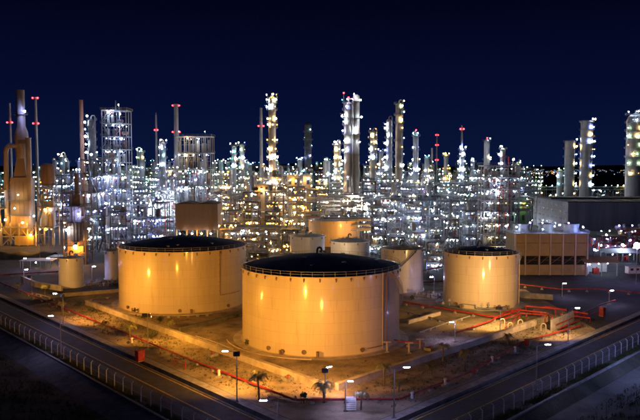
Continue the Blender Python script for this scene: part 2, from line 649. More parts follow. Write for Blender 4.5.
def process_tower(X, Y, r, h, label, seed, plats=None, mix=MIX_COOL, shell='pale_steel', lamps=2, side=0, dome=True,
                  goose=True, red=False, ring=False, lscale=1.0, group=None, name='process_tower', twin=None):
    """tall distillation column: shell, ring platforms with railings, ladder, overhead pipe, lamps"""
    rng = random.Random(seed)
    t = thing(name, label, 'tower', (X, Y, 0), 0, group)
    m = MB()
    z1 = h - (r * .9 if dome else 0)
    prof = [(r * 1.12, 0), (r * 1.02, 3)]
    nseg = max(3, int(h / 9))
    for i in range(nseg + 1):
        z = 3 + (z1 - 3) * i / nseg
        if i:
            prof += [(r, z - .25), (r * 1.035, z - .2), (r * 1.035, z)]
        prof += [(r, z)]
    if dome:
        prof += [(r * .88, z1 + r * .42), (r * .55, z1 + r * .75), (r * .15, h), (0.001, h)]
    else:
        prof += [(0.001, z1)]
    m.lathe(prof, 0, 0, 20)
    m.build('shell', shell, t)
    if twin:
        m = MB()
        m.vessel(twin[0], 0, 0, twin[2], twin[1], 16)
        m.build('side_column', shell, t)
    if plats is None:
        n = max(2, int(h / 9))
        plats = [h * (i + 1.2) / (n + 1) + rng.uniform(-1, 1) for i in range(n)]
        plats[-1] = h - r * .9
    for z in plats:
        ro = r + 1.3
        full = ring or rng.random() < .45
        a0 = R(rng.choice([-200, -170, -150, -120])) if not full else 0
        a1 = a0 + R(rng.uniform(150, 240)) if not full else 2 * math.pi
        m = MB()
        nn = 14
        m.lathe([(r * .99, z), (ro, z), (ro, z + .12), (r * .99, z + .12)], 0, 0, nn, a0, a1 - 1e-4)
        for j in range(0, nn, 2):
            a = a0 + (a1 - a0) * j / nn
            m.bar((r * math.cos(a), r * math.sin(a), z - 1.2), (ro * .95 * math.cos(a), ro * .95 * math.sin(a), z), .1)
        p = m.build('platform', 'steel', t)
        m = MB()
        railing(m, [(ro * math.cos(a0 + (a1 - a0) * j / nn), ro * math.sin(a0 + (a1 - a0) * j / nn), z + .12) for j in range(nn + 1)])
        m.build('railing', 'steel', p)
        for i in range(lamps):
            if side:
                a = R(rng.uniform(-80, 5) if side > 0 else rng.uniform(-185, -100))
            else:
                a = R(rng.uniform(-170, -10)) if lamps == 1 else R(-165 + 150 * (i + rng.uniform(.15, .85)) / lamps)
            lamp(t, (ro + .1) * math.cos(a), (ro + .1) * math.sin(a), z + 2.1, pick(rng, mix), lscale * rng.uniform(.7, 1.5),
                 a + math.pi / 2 + math.pi, dim=.4)
    m = MB()
    la = R(rng.uniform(-120, -60))
    for dx in (-.3, .3):
        cx, cy = (r + .4) * math.cos(la) + dx, (r + .4) * math.sin(la)
        m.bar((cx, cy, 2), (cx, cy, h * .96), .08)
    m.build('ladder', 'steel', t)
    if goose:
        pr = max(.25, r * .16)
        a = R(rng.choice([-20, -160, -40, -140]))
        c, s = math.cos(a), math.sin(a)
        m = MB()
        q = r + pr + .5
        m.tube([(0, 0, h - .2), (0, 0, h + 1.2), (c * q * .3, s * q * .3, h + 2), (c * q * .8, s * q * .8, h + 2),
                (c * q, s * q, h + 1), (c * q, s * q, 1)], pr, 8)
        m.build('overhead_pipe', 'insulation', t)
    if red:
        warn(t, 0, -r * .3, h + 2.9 if goose else h + .8, 1.3)
    return t


def chimney(X, Y, r, h, label, material='pale_steel', reds=(), bands=True, taper=.8, group=None, spread=1):
    t = thing('chimney_stack', label, 'chimney', (X, Y, 0), 0, group)
    m = MB()
    n = max(5, int(h / 8))
    prof = []
    for i in range(n + 1):
        z = h * i / n
        rr = r * (1.12 - (1.12 - taper) * i / n)
        prof += [(rr, z)]
        if bands and 0 < i < n:
            prof += [(rr * 1.04, z + .02), (rr * 1.04, z + .3), (rr, z + .32)]
    prof += [(prof[-1][0] * .8, h), (prof[-1][0] * .8, h - 2)]
    m.lathe(prof, 0, 0, 18)
    m.build('shell', material, t)
    for zr in reds:
        rr = r * (1.12 - (1.12 - taper) * zr / h) + .9
        m = MB()
        m.lathe([(rr - 1, zr - .8), (rr, zr - .8), (rr, zr - .7), (rr - 1, zr - .7)], 0, 0, 12)
        railing(m, [(rr * math.cos(R(a)), rr * math.sin(R(a)), zr - .7) for a in range(0, 360, 45)], closed=True)
        m.build('platform', 'steel', t)
        for sx in ((-1, 1) if spread else (0,)):
            warn(t, sx * rr, -.6, zr, 1.4)
    m = MB()
    for dx in (-.25, .25):
        m.bar((dx, -r * 1.14, 1), (dx, -r * taper - .12, h * .98), .07)
    m.build('ladder', 'steel', t)
    return t


def lattice_mast(X, Y, w, h, label, reds=(), group=None):
    t = thing('lattice_mast', label, 'mast', (X, Y, 0), 0, group)
    m = MB()
    n = max(6, int(h / 4))
    for i in range(n):
        z0, z1 = h * i / n, h * (i + 1) / n
        w0, w1 = w * (1 - .6 * i / n), w * (1 - .6 * (i + 1) / n)
        q0 = [(sx * w0, sy * w0, z0) for sx, sy in ((-1, -1), (1, -1), (1, 1), (-1, 1))]
        q1 = [(sx * w1, sy * w1, z1) for sx, sy in ((-1, -1), (1, -1), (1, 1), (-1, 1))]
        for k_ in range(4):
            m.bar(q0[k_], q1[k_], .18)
            m.bar(q0[k_], q1[(k_ + 1) % 4], .1)
            m.bar(q1[k_], q1[(k_ + 1) % 4], .1)
    m.build('frame', 'pale_steel', t)
    m = MB()
    m.cyl((0, 0, 0), (0, 0, h + 2), .32, .26, 8)
    m.build('flare_pipe', 'pale_steel', t)
    for zr in reds:
        for sx in (-1, 1):
            warn(t, sx * (w * .6 + .6), -.4, zr, 1.5)
    return t


VESSEL_MATS = ['pale_steel', 'insulation', 'insulation', 'dark_steel', 'beige_steel', 'steel', 'steel', 'white_paint', 'rust_brown']


def steel_structure(X, Y, w, d, h, levels, label, seed, mix=MIX_COOL, lamp_n=3, fill=.75, group=None, rz=0.0, frame='steel',
                    lscale=1.0, red_pipe=.12, name='steel_structure', brace=.35, top='vessels', tall=.45, top_fill=.6, dim=.6):
    """open multi-deck process structure: braced frame, decks with railings, vessels, drums, pipes, lamps"""
    rng = random.Random(seed)
    t = thing(name, label, 'process unit', (X, Y, 0), rz, group)
    nx = max(2, int(round(w / 6)) + 1)
    ny = max(2, int(round(d / 7)) + 1)
    xs = [-w / 2 + w * i / (nx - 1) for i in range(nx)]
    ys = [-d / 2 + d * i / (ny - 1) for i in range(ny)]
    zs = [h * (i + 1) / levels for i in range(levels)]
    m = MB()
    ps = .38
    for x in xs:
        for y in ys:
            m.box(x, y, h / 2, ps, ps, h)
    for z in zs:
        for y in ys:
            m.bar((xs[0], y, z), (xs[-1], y, z), .25, .4)
        for x in xs:
            m.bar((x, ys[0], z), (x, ys[-1], z), .25, .4)
    z_lo = [0] + zs[:-1]
    for a, b in zip(z_lo, zs):
        for i in range(nx - 1):
            if rng.random() < brace:
                m.bar((xs[i], ys[0], a), (xs[i + 1], ys[0], b), .2)
                if rng.random() < .5:
                    m.bar((xs[i + 1], ys[0], a), (xs[i], ys[0], b), .2)
    for a, b in zip(z_lo, zs):
        zm_ = (a + b) / 2
        m.bar((xs[0], ys[0] - .1, zm_), (xs[-1], ys[0] - .1, zm_), .14)
        for i in range(nx - 1):
            for f_ in (.33, .67):
                if rng.random() < .55:
                    xx = xs[i] + (xs[i + 1] - xs[i]) * f_
                    m.bar((xx, ys[0] - .1, a), (xx, ys[0] - .1, b), .16)
    m.build('frame', frame, t)
    for li, z in enumerate(zs):
        last = li == levels - 1
        x0, x1 = xs[0], xs[-1]
        if rng.random() < .3 and nx > 2 and not last:
            if rng.random() < .5:
                x0 = xs[1]
            else:
                x1 = xs[-2]
        m = MB()
        m.box((x0 + x1) / 2, 0, z + .28, x1 - x0 + 1.6, d + 1.6, .14)
        dk = m.build('deck', 'dark_steel', t)
        m = MB()
        e, f = (x1 - x0) / 2 + .75, d / 2 + .75
        cx = (x0 + x1) / 2
        k_ = max(2, int((x1 - x0) / 2.5))
        pts = [(cx - e + 2 * e * i / k_, -f, z + .35) for i in range(k_ + 1)]
        railing(m, [(cx - e, f, z + .35)] + pts + [(cx + e, f, z + .35)])
        m.build('railing', 'yellow_steel' if (last and top == 'yellow') else 'steel', dk)
        nl = lamp_n if not last else max(1, lamp_n - 1)
        for i in range(nl):
            lx = -w / 2 + w * (i + .5 + rng.uniform(-.12, .12)) / nl
            zz = z - 1.1 if not last or rng.random() < .5 else z + 3
            if zz > z:
                b = MB(); b.bar((lx, -d / 2 + .1, z + .3), (lx, -d / 2 + .1, z + 3.6), .09); b.build('lamp_post', 'steel', t)
            lamp(t, lx, -d / 2 - (.8 if zz > z else rng.uniform(.5, 1.2)), zz, pick(rng, mix), lscale * rng.choice([.5, .7, .8, 1.0, 1.1, 1.9]), dim=dim)
        for _ in range(2):
            lamp(t, rng.uniform(-w * .45, w * .45), rng.uniform(-d * .3, d * .4), z - 1.3, pick(rng, mix), lscale * rng.uniform(.5, 1.3), dim=.6)
    for li, z0 in enumerate([0] + zs):
        top_level = li == levels
        gap = (h / levels)
        k_ = int(w / 3.2)
        for i in range(k_):
            if rng.random() > fill * (top_fill if top_level else 1):
                continue
            x = -w / 2 + w * (i + .5) / k_
            y = rng.uniform(-d * .33, d * .2)
            z = z0 + (.4 if li else 0)
            kind = rng.random()
            mm = rng.choice(VESSEL_MATS)
            b = MB()
            lim = gap * .82 if not top_level else gap * rng.uniform(.5, 1.2)
            if kind < tall:
                r = rng.uniform(.7, 1.35)
                b.vessel(x, y, z + .1, z + lim * rng.uniform(.65, 1), r, 12)
                b.build('vessel', mm, t)
            elif kind < .75:
                r = rng.uniform(.6, 1.05)
                b.hdrum((x - 1.8, y, z + r + .6), (x + 1.8, y, z + r + .6), r)
                for sx in (-1, 1):
                    b.box(x + sx, y, z + .35, .3, r * 1.4, .7)
                b.build('drum', mm, t)
            elif kind < .9:
                hh = lim * rng.uniform(.3, .6)
                b.box(x, y, z + hh / 2, 2.4, 2.6, hh)
                b.box(x, y - 1.3, z + hh * .5, 1.6, .12, hh * .6)
                b.box(x, y, z + hh + .1, 2.7, 2.9, .2)
                b.build('equipment_box', rng.choice(['pale_steel', 'beige_steel', 'steel']), t)
            else:
                r = .28
                b.tube([(x - 1.2, y, z), (x - 1.2, y, z + lim * .8), (x + 1.2, y, z + lim * .8), (x + 1.2, y, z)], r, 8)
                b.build('pipe_loop', 'red_paint' if rng.random() < red_pipe * 2 else mm, t)
    for i in range(int(w / 1.7)):
        x = rng.uniform(-w / 2, w / 2)
        y = -d / 2 - rng.uniform(.2, .5)
        za, zb = sorted((rng.uniform(0, h * .6), rng.uniform(h * .35, h)))
        if zb - za < 4:
            continue
        r = rng.uniform(.14, .34)
        b = MB()
        x2 = x + rng.uniform(-5, 5)
        b.tube([(x, y, za), (x, y, zb), (max(-w / 2, min(w / 2, x2)), y, zb + .01)], r, 7)
        b.build('riser_pipe', 'red_paint' if rng.random() < red_pipe else rng.choice(['insulation', 'pale_steel', 'steel']), t)
    for li, z in enumerate(zs):
        for k_ in range(rng.choice((1, 2, 2))):
            xa = rng.uniform(-w / 2, 0)
            xb = rng.uniform(0, w / 2)
            zz = z - rng.uniform(.6, 2.2)
            y = -d / 2 - rng.uniform(.3, .7)
            b = MB()
            r = rng.uniform(.12, .26)
            b.tube([(xa, y + 2, zz), (xa, y, zz), (xb, y, zz), (xb, y, zz - rng.uniform(1, 4))], r, 6)
            b.build('header_pipe', 'red_paint' if rng.random() < red_pipe else rng.choice(['insulation', 'pale_steel', 'dark_steel', 'steel']), t)
    # zig-zag stair on one flank
    m = MB()
    xb_ = rng.choice((-1, 1))
    xa_ = xb_ * (w / 2 - min(4.5, w * .4))
    xb_ = xb_ * w / 2
    for i, (a, b) in enumerate(zip(z_lo, zs)):
        p_, q_ = (xa_, xb_) if i % 2 == 0 else (xb_, xa_)
        yy = -d / 2 - 1.3
        m.bar((p_, yy, a + .2), (q_, yy, b + .3), .8, .12)
        m.bar((p_, yy - .42, a + 1.2), (q_, yy - .42, b + 1.3), .06)
        m.box(q_, yy, b + .25, 1.2, 1.0, .1)
    m.build('stair', 'steel', t)
    return t


def pipe_rack(x0, y0, x1, y1, h, label, seed, tiers=2, npipe=6, mix=MIX_COOL, lamps=8, group=None, w=6, lscale=1.0):
    rng = random.Random(seed)
    L_ = math.hypot(x1 - x0, y1 - y0)
    t = thing('pipe_rack', label, 'pipe rack', ((x0 + x1) / 2, (y0 + y1) / 2, 0), math.atan2(y1 - y0, x1 - x0), group)
    m = MB()
    nb = max(2, int(L_ / 8))
    for i in range(nb + 1):
        x = -L_ / 2 + L_ * i / nb
        for sy in (-1, 1):
            m.box(x, sy * w / 2, h / 2, .4, .4, h)
        for k_ in range(tiers):
            m.bar((x, -w / 2, h - k_ * 2.6 - .2), (x, w / 2, h - k_ * 2.6 - .2), .3, .4)
    for sy in (-1, 1):
        for k_ in range(tiers):
            m.bar((-L_ / 2, sy * w / 2, h - k_ * 2.6 - .5), (L_ / 2, sy * w / 2, h - k_ * 2.6 - .5), .2, .35)
    m.build('frame', 'steel', t)
    for k_ in range(tiers):
        for i in range(npipe):
            r = rng.choice([.18, .22, .3, .4])
            y = -w / 2 + .5 + (w - 1) * i / (npipe - 1)
            z = h - k_ * 2.6 + r
            b = MB()
            a, e = -L_ / 2 - rng.uniform(0, 2), L_ / 2 + rng.uniform(0, 2)
            b.tube([(a, y, z), (e, y, z)], r, 8)
            b.build('pipe', 'red_paint' if rng.random() < .08 else rng.choice(['insulation', 'pale_steel', 'steel', 'beige_steel']), t)
    for i in range(lamps):
        x = -L_ / 2 + L_ * (i + .5) / lamps
        lamp(t, x, -w / 2 - .6, h + rng.choice([-3.4, 1.6]), pick(rng, mix), lscale * rng.uniform(.7, 1.5), dim=.6)
    return t


def storage_tank(X, Y, r, h, label, material, seed, roof='tank_roof', cone=.14, seg=96, vents=24, detail=True, group=None, rim_rail=True):
    rng = random.Random(seed)
    t = thing('storage_tank', label, 'tank', (X, Y, 0), 0, group)
    m = MB()
    prof = [(r + .45, 0), (r + .45, .22), (r + .02, .22)]
    nc = max(3, int(round(h / 2.5)))
    for i in range(nc):
        z0, z1 = .22 + (h - .22) * i / nc, .22 + (h - .22) * (i + 1) / nc
        dr = .012 * (nc - i)
        prof += [(r + dr, z0), (r + dr, z1)]
    m.lathe(prof, 0, 0, seg)
    m.build('shell', material, t)
    m = MB()
    m.lathe([(r + .01, h - .25), (r + .32, h - .25), (r + .32, h + .02), (r - .1, h + .06)], 0, 0, seg)
    m.build('wind_girder', material, t)
    m = MB()
    m.lathe([(r - .05, h + .02), (r * .85, h + r * cone * .24), (r * .6, h + r * cone * .58), (r * .3, h + r * cone * .87), (r * .1, h + r * cone * .99), (.001, h + r * cone)], 0, 0, seg)
    rf = m.build('roof', roof, t)
    if rim_rail:
        m = MB()
        k_ = max(16, int(r * 2.6))
        for i in range(k_):
            a = 2 * math.pi * i / k_
            a2 = 2 * math.pi * (i + 1) / k_
            p = ((r + .2) * math.cos(a), (r + .2) * math.sin(a))
            q = ((r + .2) * math.cos(a2), (r + .2) * math.sin(a2))
            m.bar((*p, h), (*p, h + 1.15), .07)
            for z in (h + .6, h + 1.15):
                m.bar((*p, z), (*q, z), .06)
        m.build('railing', 'steel', t)
    if detail:
        for i in range(vents):
            a = 2 * math.pi * i / vents + rng.uniform(-.02, .02)
            c, s = math.cos(a), math.sin(a)
            m = MB()
            m.tube([((r + .15) * c, (r + .15) * s, h - .3), ((r + .35) * c, (r + .35) * s, h - .7), ((r + .2) * c, (r + .2) * s, h - 1.05)], .13, 6)
            m.box((r + .2) * c, (r + .2) * s, h - .55, .3, .3, .3, a)
            m.build('foam_pourer', 'rust_brown', t)
        m = MB()
        x, y = -r * .02, r * .1
        zr = h + r * cone * .95
        m.tube([(x - .5, y, zr - .3), (x - .5, y, zr + .9), (x - .35, y, zr + 1.4), (x + .1, y, zr + 1.6), (x + .5, y, zr + 1.4), (x + .6, y, zr + .8)], .28, 10)
        m.build('gooseneck_vent', 'dark_steel', rf)
        for i in range(5):
            a = rng.uniform(0, 6.28)
            rr = r * rng.uniform(.2, .8)
            m = MB()
            zr = h + r * cone * (1 - rr / r)
            m.cyl((rr * math.cos(a), rr * math.sin(a), zr - .2), (rr * math.cos(a), rr * math.sin(a), zr + .55), .4, .4, 10)
            m.cyl((rr * math.cos(a), rr * math.sin(a), zr + .55), (rr * math.cos(a), rr * math.sin(a), zr + .7), .55, .55, 10)
            m.build('roof_hatch', 'steel', rf)
    return t


def tank_stair(t, r, h, a0, a1, material='beige_steel'):
    """spiral stair climbing the shell"""
    m = MB()
    n = int(h / .22)
    pin, pout = [], []
    for i in range(n):
        f = i / (n - 1)
        a = a0 + (a1 - a0) * f
        z = .2 + (h - .2) * f
        c, s = math.cos(a), math.sin(a)
        m.box((r + .55) * c, (r + .55) * s, z, .8, .3, .05, a)
        pout.append(((r + .98) * c, (r + .98) * s, z))
        pin.append(((r + .15) * c, (r + .15) * s, z))
    st = m.build('stair', material, t)
    m = MB()
    for i in range(0, n - 4, 4):
        m.bar(pout[i], pout[i + 4], .06, .25)
        a, b = Vector(pout[i]) + Vector((0, 0, 1.05)), Vector(pout[i + 4]) + Vector((0, 0, 1.05))
        m.bar(a, b, .06)
        m.bar(pout[i], a, .05)
    m.build('handrail', material, st)


# ------------------------------------------------------------------ front storage tanks
T2 = (0.2, 171.0); T1 = (-42.4, 215.5); T4 = (49.3, 213.3); T3 = (28.0, 236.8)
RT = 19.2
t2 = storage_tank(*T2, RT, 17.7, 'largest, nearest storage tank, orange-lit cream steel with a dark cone roof', 'cream_tank', 1, vents=36, seg=128)
t1 = storage_tank(*T1, 19.3, 17.7, 'big orange-lit cream storage tank left of the nearest tank', 'cream_tank', 2, vents=32, seg=128)
t4 = storage_tank(*T4, 11.2, 15.9, 'mid-sized cream storage tank in front of the brown cooling tower', 'cream_tank', 3, vents=18)
t3 = storage_tank(*T3, 7.1, 14.3, 'narrow white storage tank between the nearest tank and the mid-sized tank', 'white_tank', 4, roof='pale_roof', vents=12)
storage_tank(12.0, 278, 7.7, 12.3, 'short white storage tank with pale roof just behind the nearest tank rim', 'white_tank', 5, roof='pale_roof', vents=10, seg=64)
storage_tank(-5.5, 305, 7.6, 11.6, 'pale storage tank peeping over the nearest tank, left of its roof vent', 'white_tank', 6, roof='pale_roof', vents=10, seg=64)
storage_tank(7.3, 376, 13.4, 13.2, 'wide ochre storage tank lit by two lamps, farthest behind the nearest tank', 'ochre_tank', 7, roof='pale_roof', vents=12, seg=64)
storage_tank(-87, 243, 4.2, 10.2, 'small white tank under the furnace with the glaring orange lamp', 'white_tank', 8, roof='pale_roof', vents=8, seg=48)
storage_tank(-77.5, 259, 2.6, 10.6, 'slim white tank half hidden by the left edge of the big left tank', 'white_tank', 9, roof='pale_roof', vents=6, seg=40)

# shell piping and stairs on the front tanks
def arc(r, a0, a1, z, n=16):
    return [(r * math.cos(a0 + (a1 - a0) * i / n), r * math.sin(a0 + (a1 - a0) * i / n), z) for i in range(n + 1)]


def vpipe(t, r, a, z0, z1, rad, material, foot=None):
    c, s = math.cos(a), math.sin(a)
    m = MB()
    pts = [((r + .4) * c, (r + .4) * s, z1), ((r + .4) * c, (r + .4) * s, z0)]
    if foot:
        pts += [((r + .4) * math.cos(x), (r + .4) * math.sin(x), z0) for x in [a + (foot - a) * i / 8 for i in range(1, 9)]]
    m.tube(pts, rad, 8)
    for i in range(5):
        z = z0 + (z1 - z0) * (i + .5) / 5
        m.box((r + .2) * c, (r + .2) * s, z, .5, .12, .12, a)
    return m.build('shell_pipe', material, t)


vpipe(t1, 19.3, R(-47), 4.6, 17.5, .09, 'red_stack', R(-22))
vpipe(t2, RT, R(-40), 1.2, 17.5, .11, 'red_stack', R(-58))
vpipe(t2, RT, R(-44), 0.4, 17.9, .12, 'beige_steel')
vpipe(t4, 11.2, R(-25), 0.6, 15.4, .12, 'beige_steel')
tank_stair(t2, RT, 17.7, R(35), R(-36), 'beige_steel')
tank_stair(t1, 19.3, 17.7, R(140), R(60))
tank_stair(t4, 11.2, 15.9, R(80), R(-15), 'steel')
tank_stair(t3, 7.1, 14.3, R(-165), R(-60), 'dark_steel')
for t_, r_, angs in ((t2, RT, (-127, -101, -62)), (t1, 19.3, (-133, -82, -38)), (t4, 11.2, (-140, -75))):
    for a in angs:
        m = MB()
        c, s = math.cos(R(a)), math.sin(R(a))
        m.cyl(((r_ - .1) * c, (r_ - .1) * s, 1.1), ((r_ + .45) * c, (r_ + .45) * s, 1.1), .38, .38, 14)
        m.cyl(((r_ + .45) * c, (r_ + .45) * s, 1.1), ((r_ + .55) * c, (r_ + .55) * s, 1.1), .52, .52, 14)
        m.build('manhole', 'rust_brown', t_)
    for a in (angs[0] + 12, angs[1] + 9):
        m = MB()
        c, s = math.cos(R(a)), math.sin(R(a))
        m.tube([((r_ - .1) * c, (r_ - .1) * s, .8), ((r_ + 1.6) * c, (r_ + 1.6) * s, .8), ((r_ + 2.2) * c, (r_ + 2.2) * s, .8),
                ((r_ + 2.2) * c, (r_ + 2.2) * s, 1.6)], .22, 8)
        m.cyl(((r_ + 1.2) * c, (r_ + 1.2) * s, .4), ((r_ + 1.2) * c, (r_ + 1.2) * s, 1.5), .3, .3, 8)
        m.build('outlet_valve', 'rust_brown', t_)
    # sand-bitumen ring footing
    m = MB()
    m.lathe([(r_ + 2.4, 0.0), (r_ + 1.0, .14), (r_ + .3, .15)], 0, 0, 64)
    m.build('footing', 'bund_concrete', t_)

# ------------------------------------------------------------------ bund walls
def wall_thing(name, label, pts, h, w, material='bund_concrete', cat='wall', cope=True):
    """low wall along a polyline, its segments parts"""
    t = thing(name, label, cat, (pts[0][0], pts[0][1], 0))
    ox, oy = pts[0]
    for i in range(len(pts) - 1):
        a, b = pts[i], pts[i + 1]
        L_ = math.hypot(b[0] - a[0], b[1] - a[1])
        n = max(1, int(L_ / 6))
        for k_ in range(n):
            f0, f1 = k_ / n, (k_ + 1) / n
            g0 = .02 / L_
            p = (a[0] + (b[0] - a[0]) * (f0 + g0) - ox, a[1] + (b[1] - a[1]) * (f0 + g0) - oy)
            q = (a[0] + (b[0] - a[0]) * (f1 - g0) - ox, a[1] + (b[1] - a[1]) * (f1 - g0) - oy)
            jit = random.Random(i * 100 + k_ + len(label)).uniform(-.03, .03)
            m = MB()
            m.bar((*p, (h + jit) / 2), (*q, (h + jit) / 2), w, h + jit)
            if cope:
                m.bar((*p, h + jit + .06), (*q, h + jit + .06), w + .14, .12)
            m.build('wall_segment', material, t)
    return t


cb_ = corner(85)
wall_thing('bund_wall', 'long lit concrete bund wall in front of the two big left tanks', [SL(85, 205), (cb_[0] - 1, cb_[1] + 2)], 1.3, .9)
wall_thing('bund_wall', 'concrete bund wall with dark outer face running right of the nearest tank', [(cb_[0] + .5, cb_[1] + 2.6), SR(84.6, 178)], 1.3, .9)
wall_thing('bund_wall', 'dark low dividing wall between the two big cream tanks', [gnd(180, 331), gnd(247, 315)], .8, .6, 'dark_concrete')
wall_thing('bund_wall', 'pale concrete wall on the right side of the mid-sized tank', [gnd(512, 297), gnd(553, 300)], 1.6, .5, 'concrete')
wall_thing('bund_wall', 'low yellow-lit concrete wall at far left beside the small palms', [gnd(22, 281), gnd(36, 287), gnd(62, 291)], 1.7, .7)
wall_thing('bund_wall', 'thin concrete wall beneath the small white tank at left', [gnd(62, 297), gnd(122, 292)], 1.0, .5)
wall_thing('bund_wall', 'short bund wall left of the narrow white tank pipes', [gnd(408, 324), gnd(440, 315)], .9, .5)
wall_thing('wall_slab', 'tall pale concrete slab wall behind the red pipe manifold', [gnd(551, 331), gnd(573, 322)], 2.9, .4, 'concrete')

# ------------------------------------------------------------------ red fire-water pipes
def pipeline(label, pts, r, material='red_paint', sup=6.0, name='fire_pipe', zsup=True):
    t = thing(name, label, 'pipe', (pts[0][0], pts[0][1], 0))
    o = Vector((pts[0][0], pts[0][1], 0))
    loc = [Vector(p) - o for p in pts]
    m = MB()
    m.tube(loc, r, 10)
    acc = 0
    ribs = []
    for a, b in zip(loc, loc[1:]):
        d = (b - a)
        L_ = d.length
        if L_ < .1:
            continue
        d.normalize()
        k_ = int(L_ / sup)
        for i in range(k_):
            p = a + d * (i + .5) * sup
            m.cyl(p - d * .08, p + d * .08, r * 1.45, None, 10)
            ribs.append((p, d))
    m.build('pipe', material, t)
    if zsup:
        for p, d in ribs:
            if abs(d.z) > .3 or p.z < .25:
                continue
            m = MB()
            m.box(p.x, p.y, .22, .8, .5, .44, math.atan2(d.y, d.x))
            m.bar((p.x, p.y, .4), (p.x, p.y, p.z - r * .9), .25)
            m.build('support', 'concrete', t)
    return t


def P(px, py, z=.7):
    return (*gnd(px, py, z), z)


pipeline('long red fire pipe along the left road, in front of the bund wall',
         [(*SL(77, 330), .7), (*SL(76.5, 200), .7), (*SL(76.2, 130), .7), P(294, 399.5)], .2)
pipeline('red fire pipe running straight behind the white steps at bottom centre', [P(295.5, 399.7), P(399, 399)], .2)
pipeline('red fire pipe along the right road up to the manifold', [P(400.5, 398.8), P(470, 372), (*SR(77.4, 150), .7), P(583, 325)], .2)
pipeline('red pipe crossing the ground below the mid-sized tank', [P(398, 301, .9), P(446, 309, .9), P(497, 317.5, .9)], .22)
pipeline('red pipe beside the bund wall climbing to the manifold', [P(455, 333, .8), P(490, 321, .8), P(505, 312, 1.8), P(520, 309, 1.8)], .2)
pipeline('red pipe line behind the pale wall right of the mid-sized tank', [P(517, 284, 1), P(560, 289, 1), P(600, 289, 1), P(640, 293, 1)], .2)
pipeline('red pipe along the dark bank at far left', [P(-15, 276, .9), P(30, 273, .9), P(60, 271.5, .9)], .25)
pipeline('red pipe behind the narrow white tank', [P(415, 272, 1.6), P(446, 266, 1.6)], .25)
pipeline('second red pipe behind the narrow white tank, lower one', [P(415, 283, .8), P(446, 281, .8)], .25)
pipeline('red pipe looping round the right foot of the nearest tank', [P(384, 338, 1.2), P(400, 341, 1.2), P(421, 343, 1.2), P(424, 345, 1.2)], .17, sup=4)

# manifold
mx, my = gnd(530, 318)
mt = thing('pipe_manifold', 'tangle of red pipes, risers and valves right of the bund wall', 'pipe manifold', (mx, my, 0))
rng = random.Random(33)


def ml(px, py, z):
    x, y = gnd(px, py, z)
    return (x - mx, y - my, z)


for pts, r_ in (([(497, 317.5, 1.2), (520, 310, 1.8), (548, 313, 1.8), (552, 318, 1.8)], .22),
                ([(503, 319, 1.0), (520, 313, 2.0), (545, 315, 2.0), (545, 322, .3)], .18),
                ([(526, 306, 2.4), (560, 309, 2.4), (588, 314, 2.4)], .24),
                ([(526, 306, 2.4), (526, 312, .2)], .2),
                ([(545, 306, 2.6), (575, 311, 2.6), (575, 318, .2)], .2),
                ([(560, 314, 1.6), (590, 318, 1.6), (590, 322, .2)], .2),
                ([(520, 314, 1.9), (512, 322, 1.0), (505, 328, .2)], .15),
                ([(556, 325, 1.2), (575, 317, 1.2), (600, 305, 1.4), (615, 300, 1.4)], .18),
                ([(560, 328, .9), (590, 315, 1.1), (606, 308, 1.1)], .18)):
    m = MB()
    m.tube([ml(*p) for p in pts], r_, 10)
    m.build('pipe', 'red_paint', mt)
for i in range(11):
    px_ = 512 + i * 7.2
    p = ml(px_, 316 + (i % 3) * 2.5, 0)
    m = MB()
    m.cyl((p[0], p[1], 0), (p[0], p[1], 1.7), .16, None, 8)
    m.cyl((p[0] - .2, p[1], 1.1), (p[0] + .2, p[1], 1.1), .34, None, 10)
    m.build('riser', 'red_paint', mt)
    m = MB()
    m.lathe([(.3, 1.95), (.42, 1.95), (.42, 2.03), (.3, 2.03)], p[0], p[1], 12)
    m.cyl((p[0], p[1], 1.7), (p[0], p[1], 2.05), .05, None, 6)
    m.bar((p[0] - .35, p[1], 2), (p[0] + .35, p[1], 2), .05)
    m.build('valve_wheel', 'dark_steel', mt)
for i, (px_, py_) in enumerate(((508, 330), (518, 327), (530, 329), (541, 331), (500, 326))):
    p = ml(px_, py_, 0)
    m = MB()
    m.tube([(p[0], p[1], 0), (p[0], p[1], 1.5), (p[0] + .3, p[1], 1.9), (p[0] + .9, p[1], 1.9), (p[0] + 1.2, p[1], 1.5), (p[0] + 1.2, p[1], 0)], .13, 8)
    m.build('drain_loop', 'beige_steel', mt)

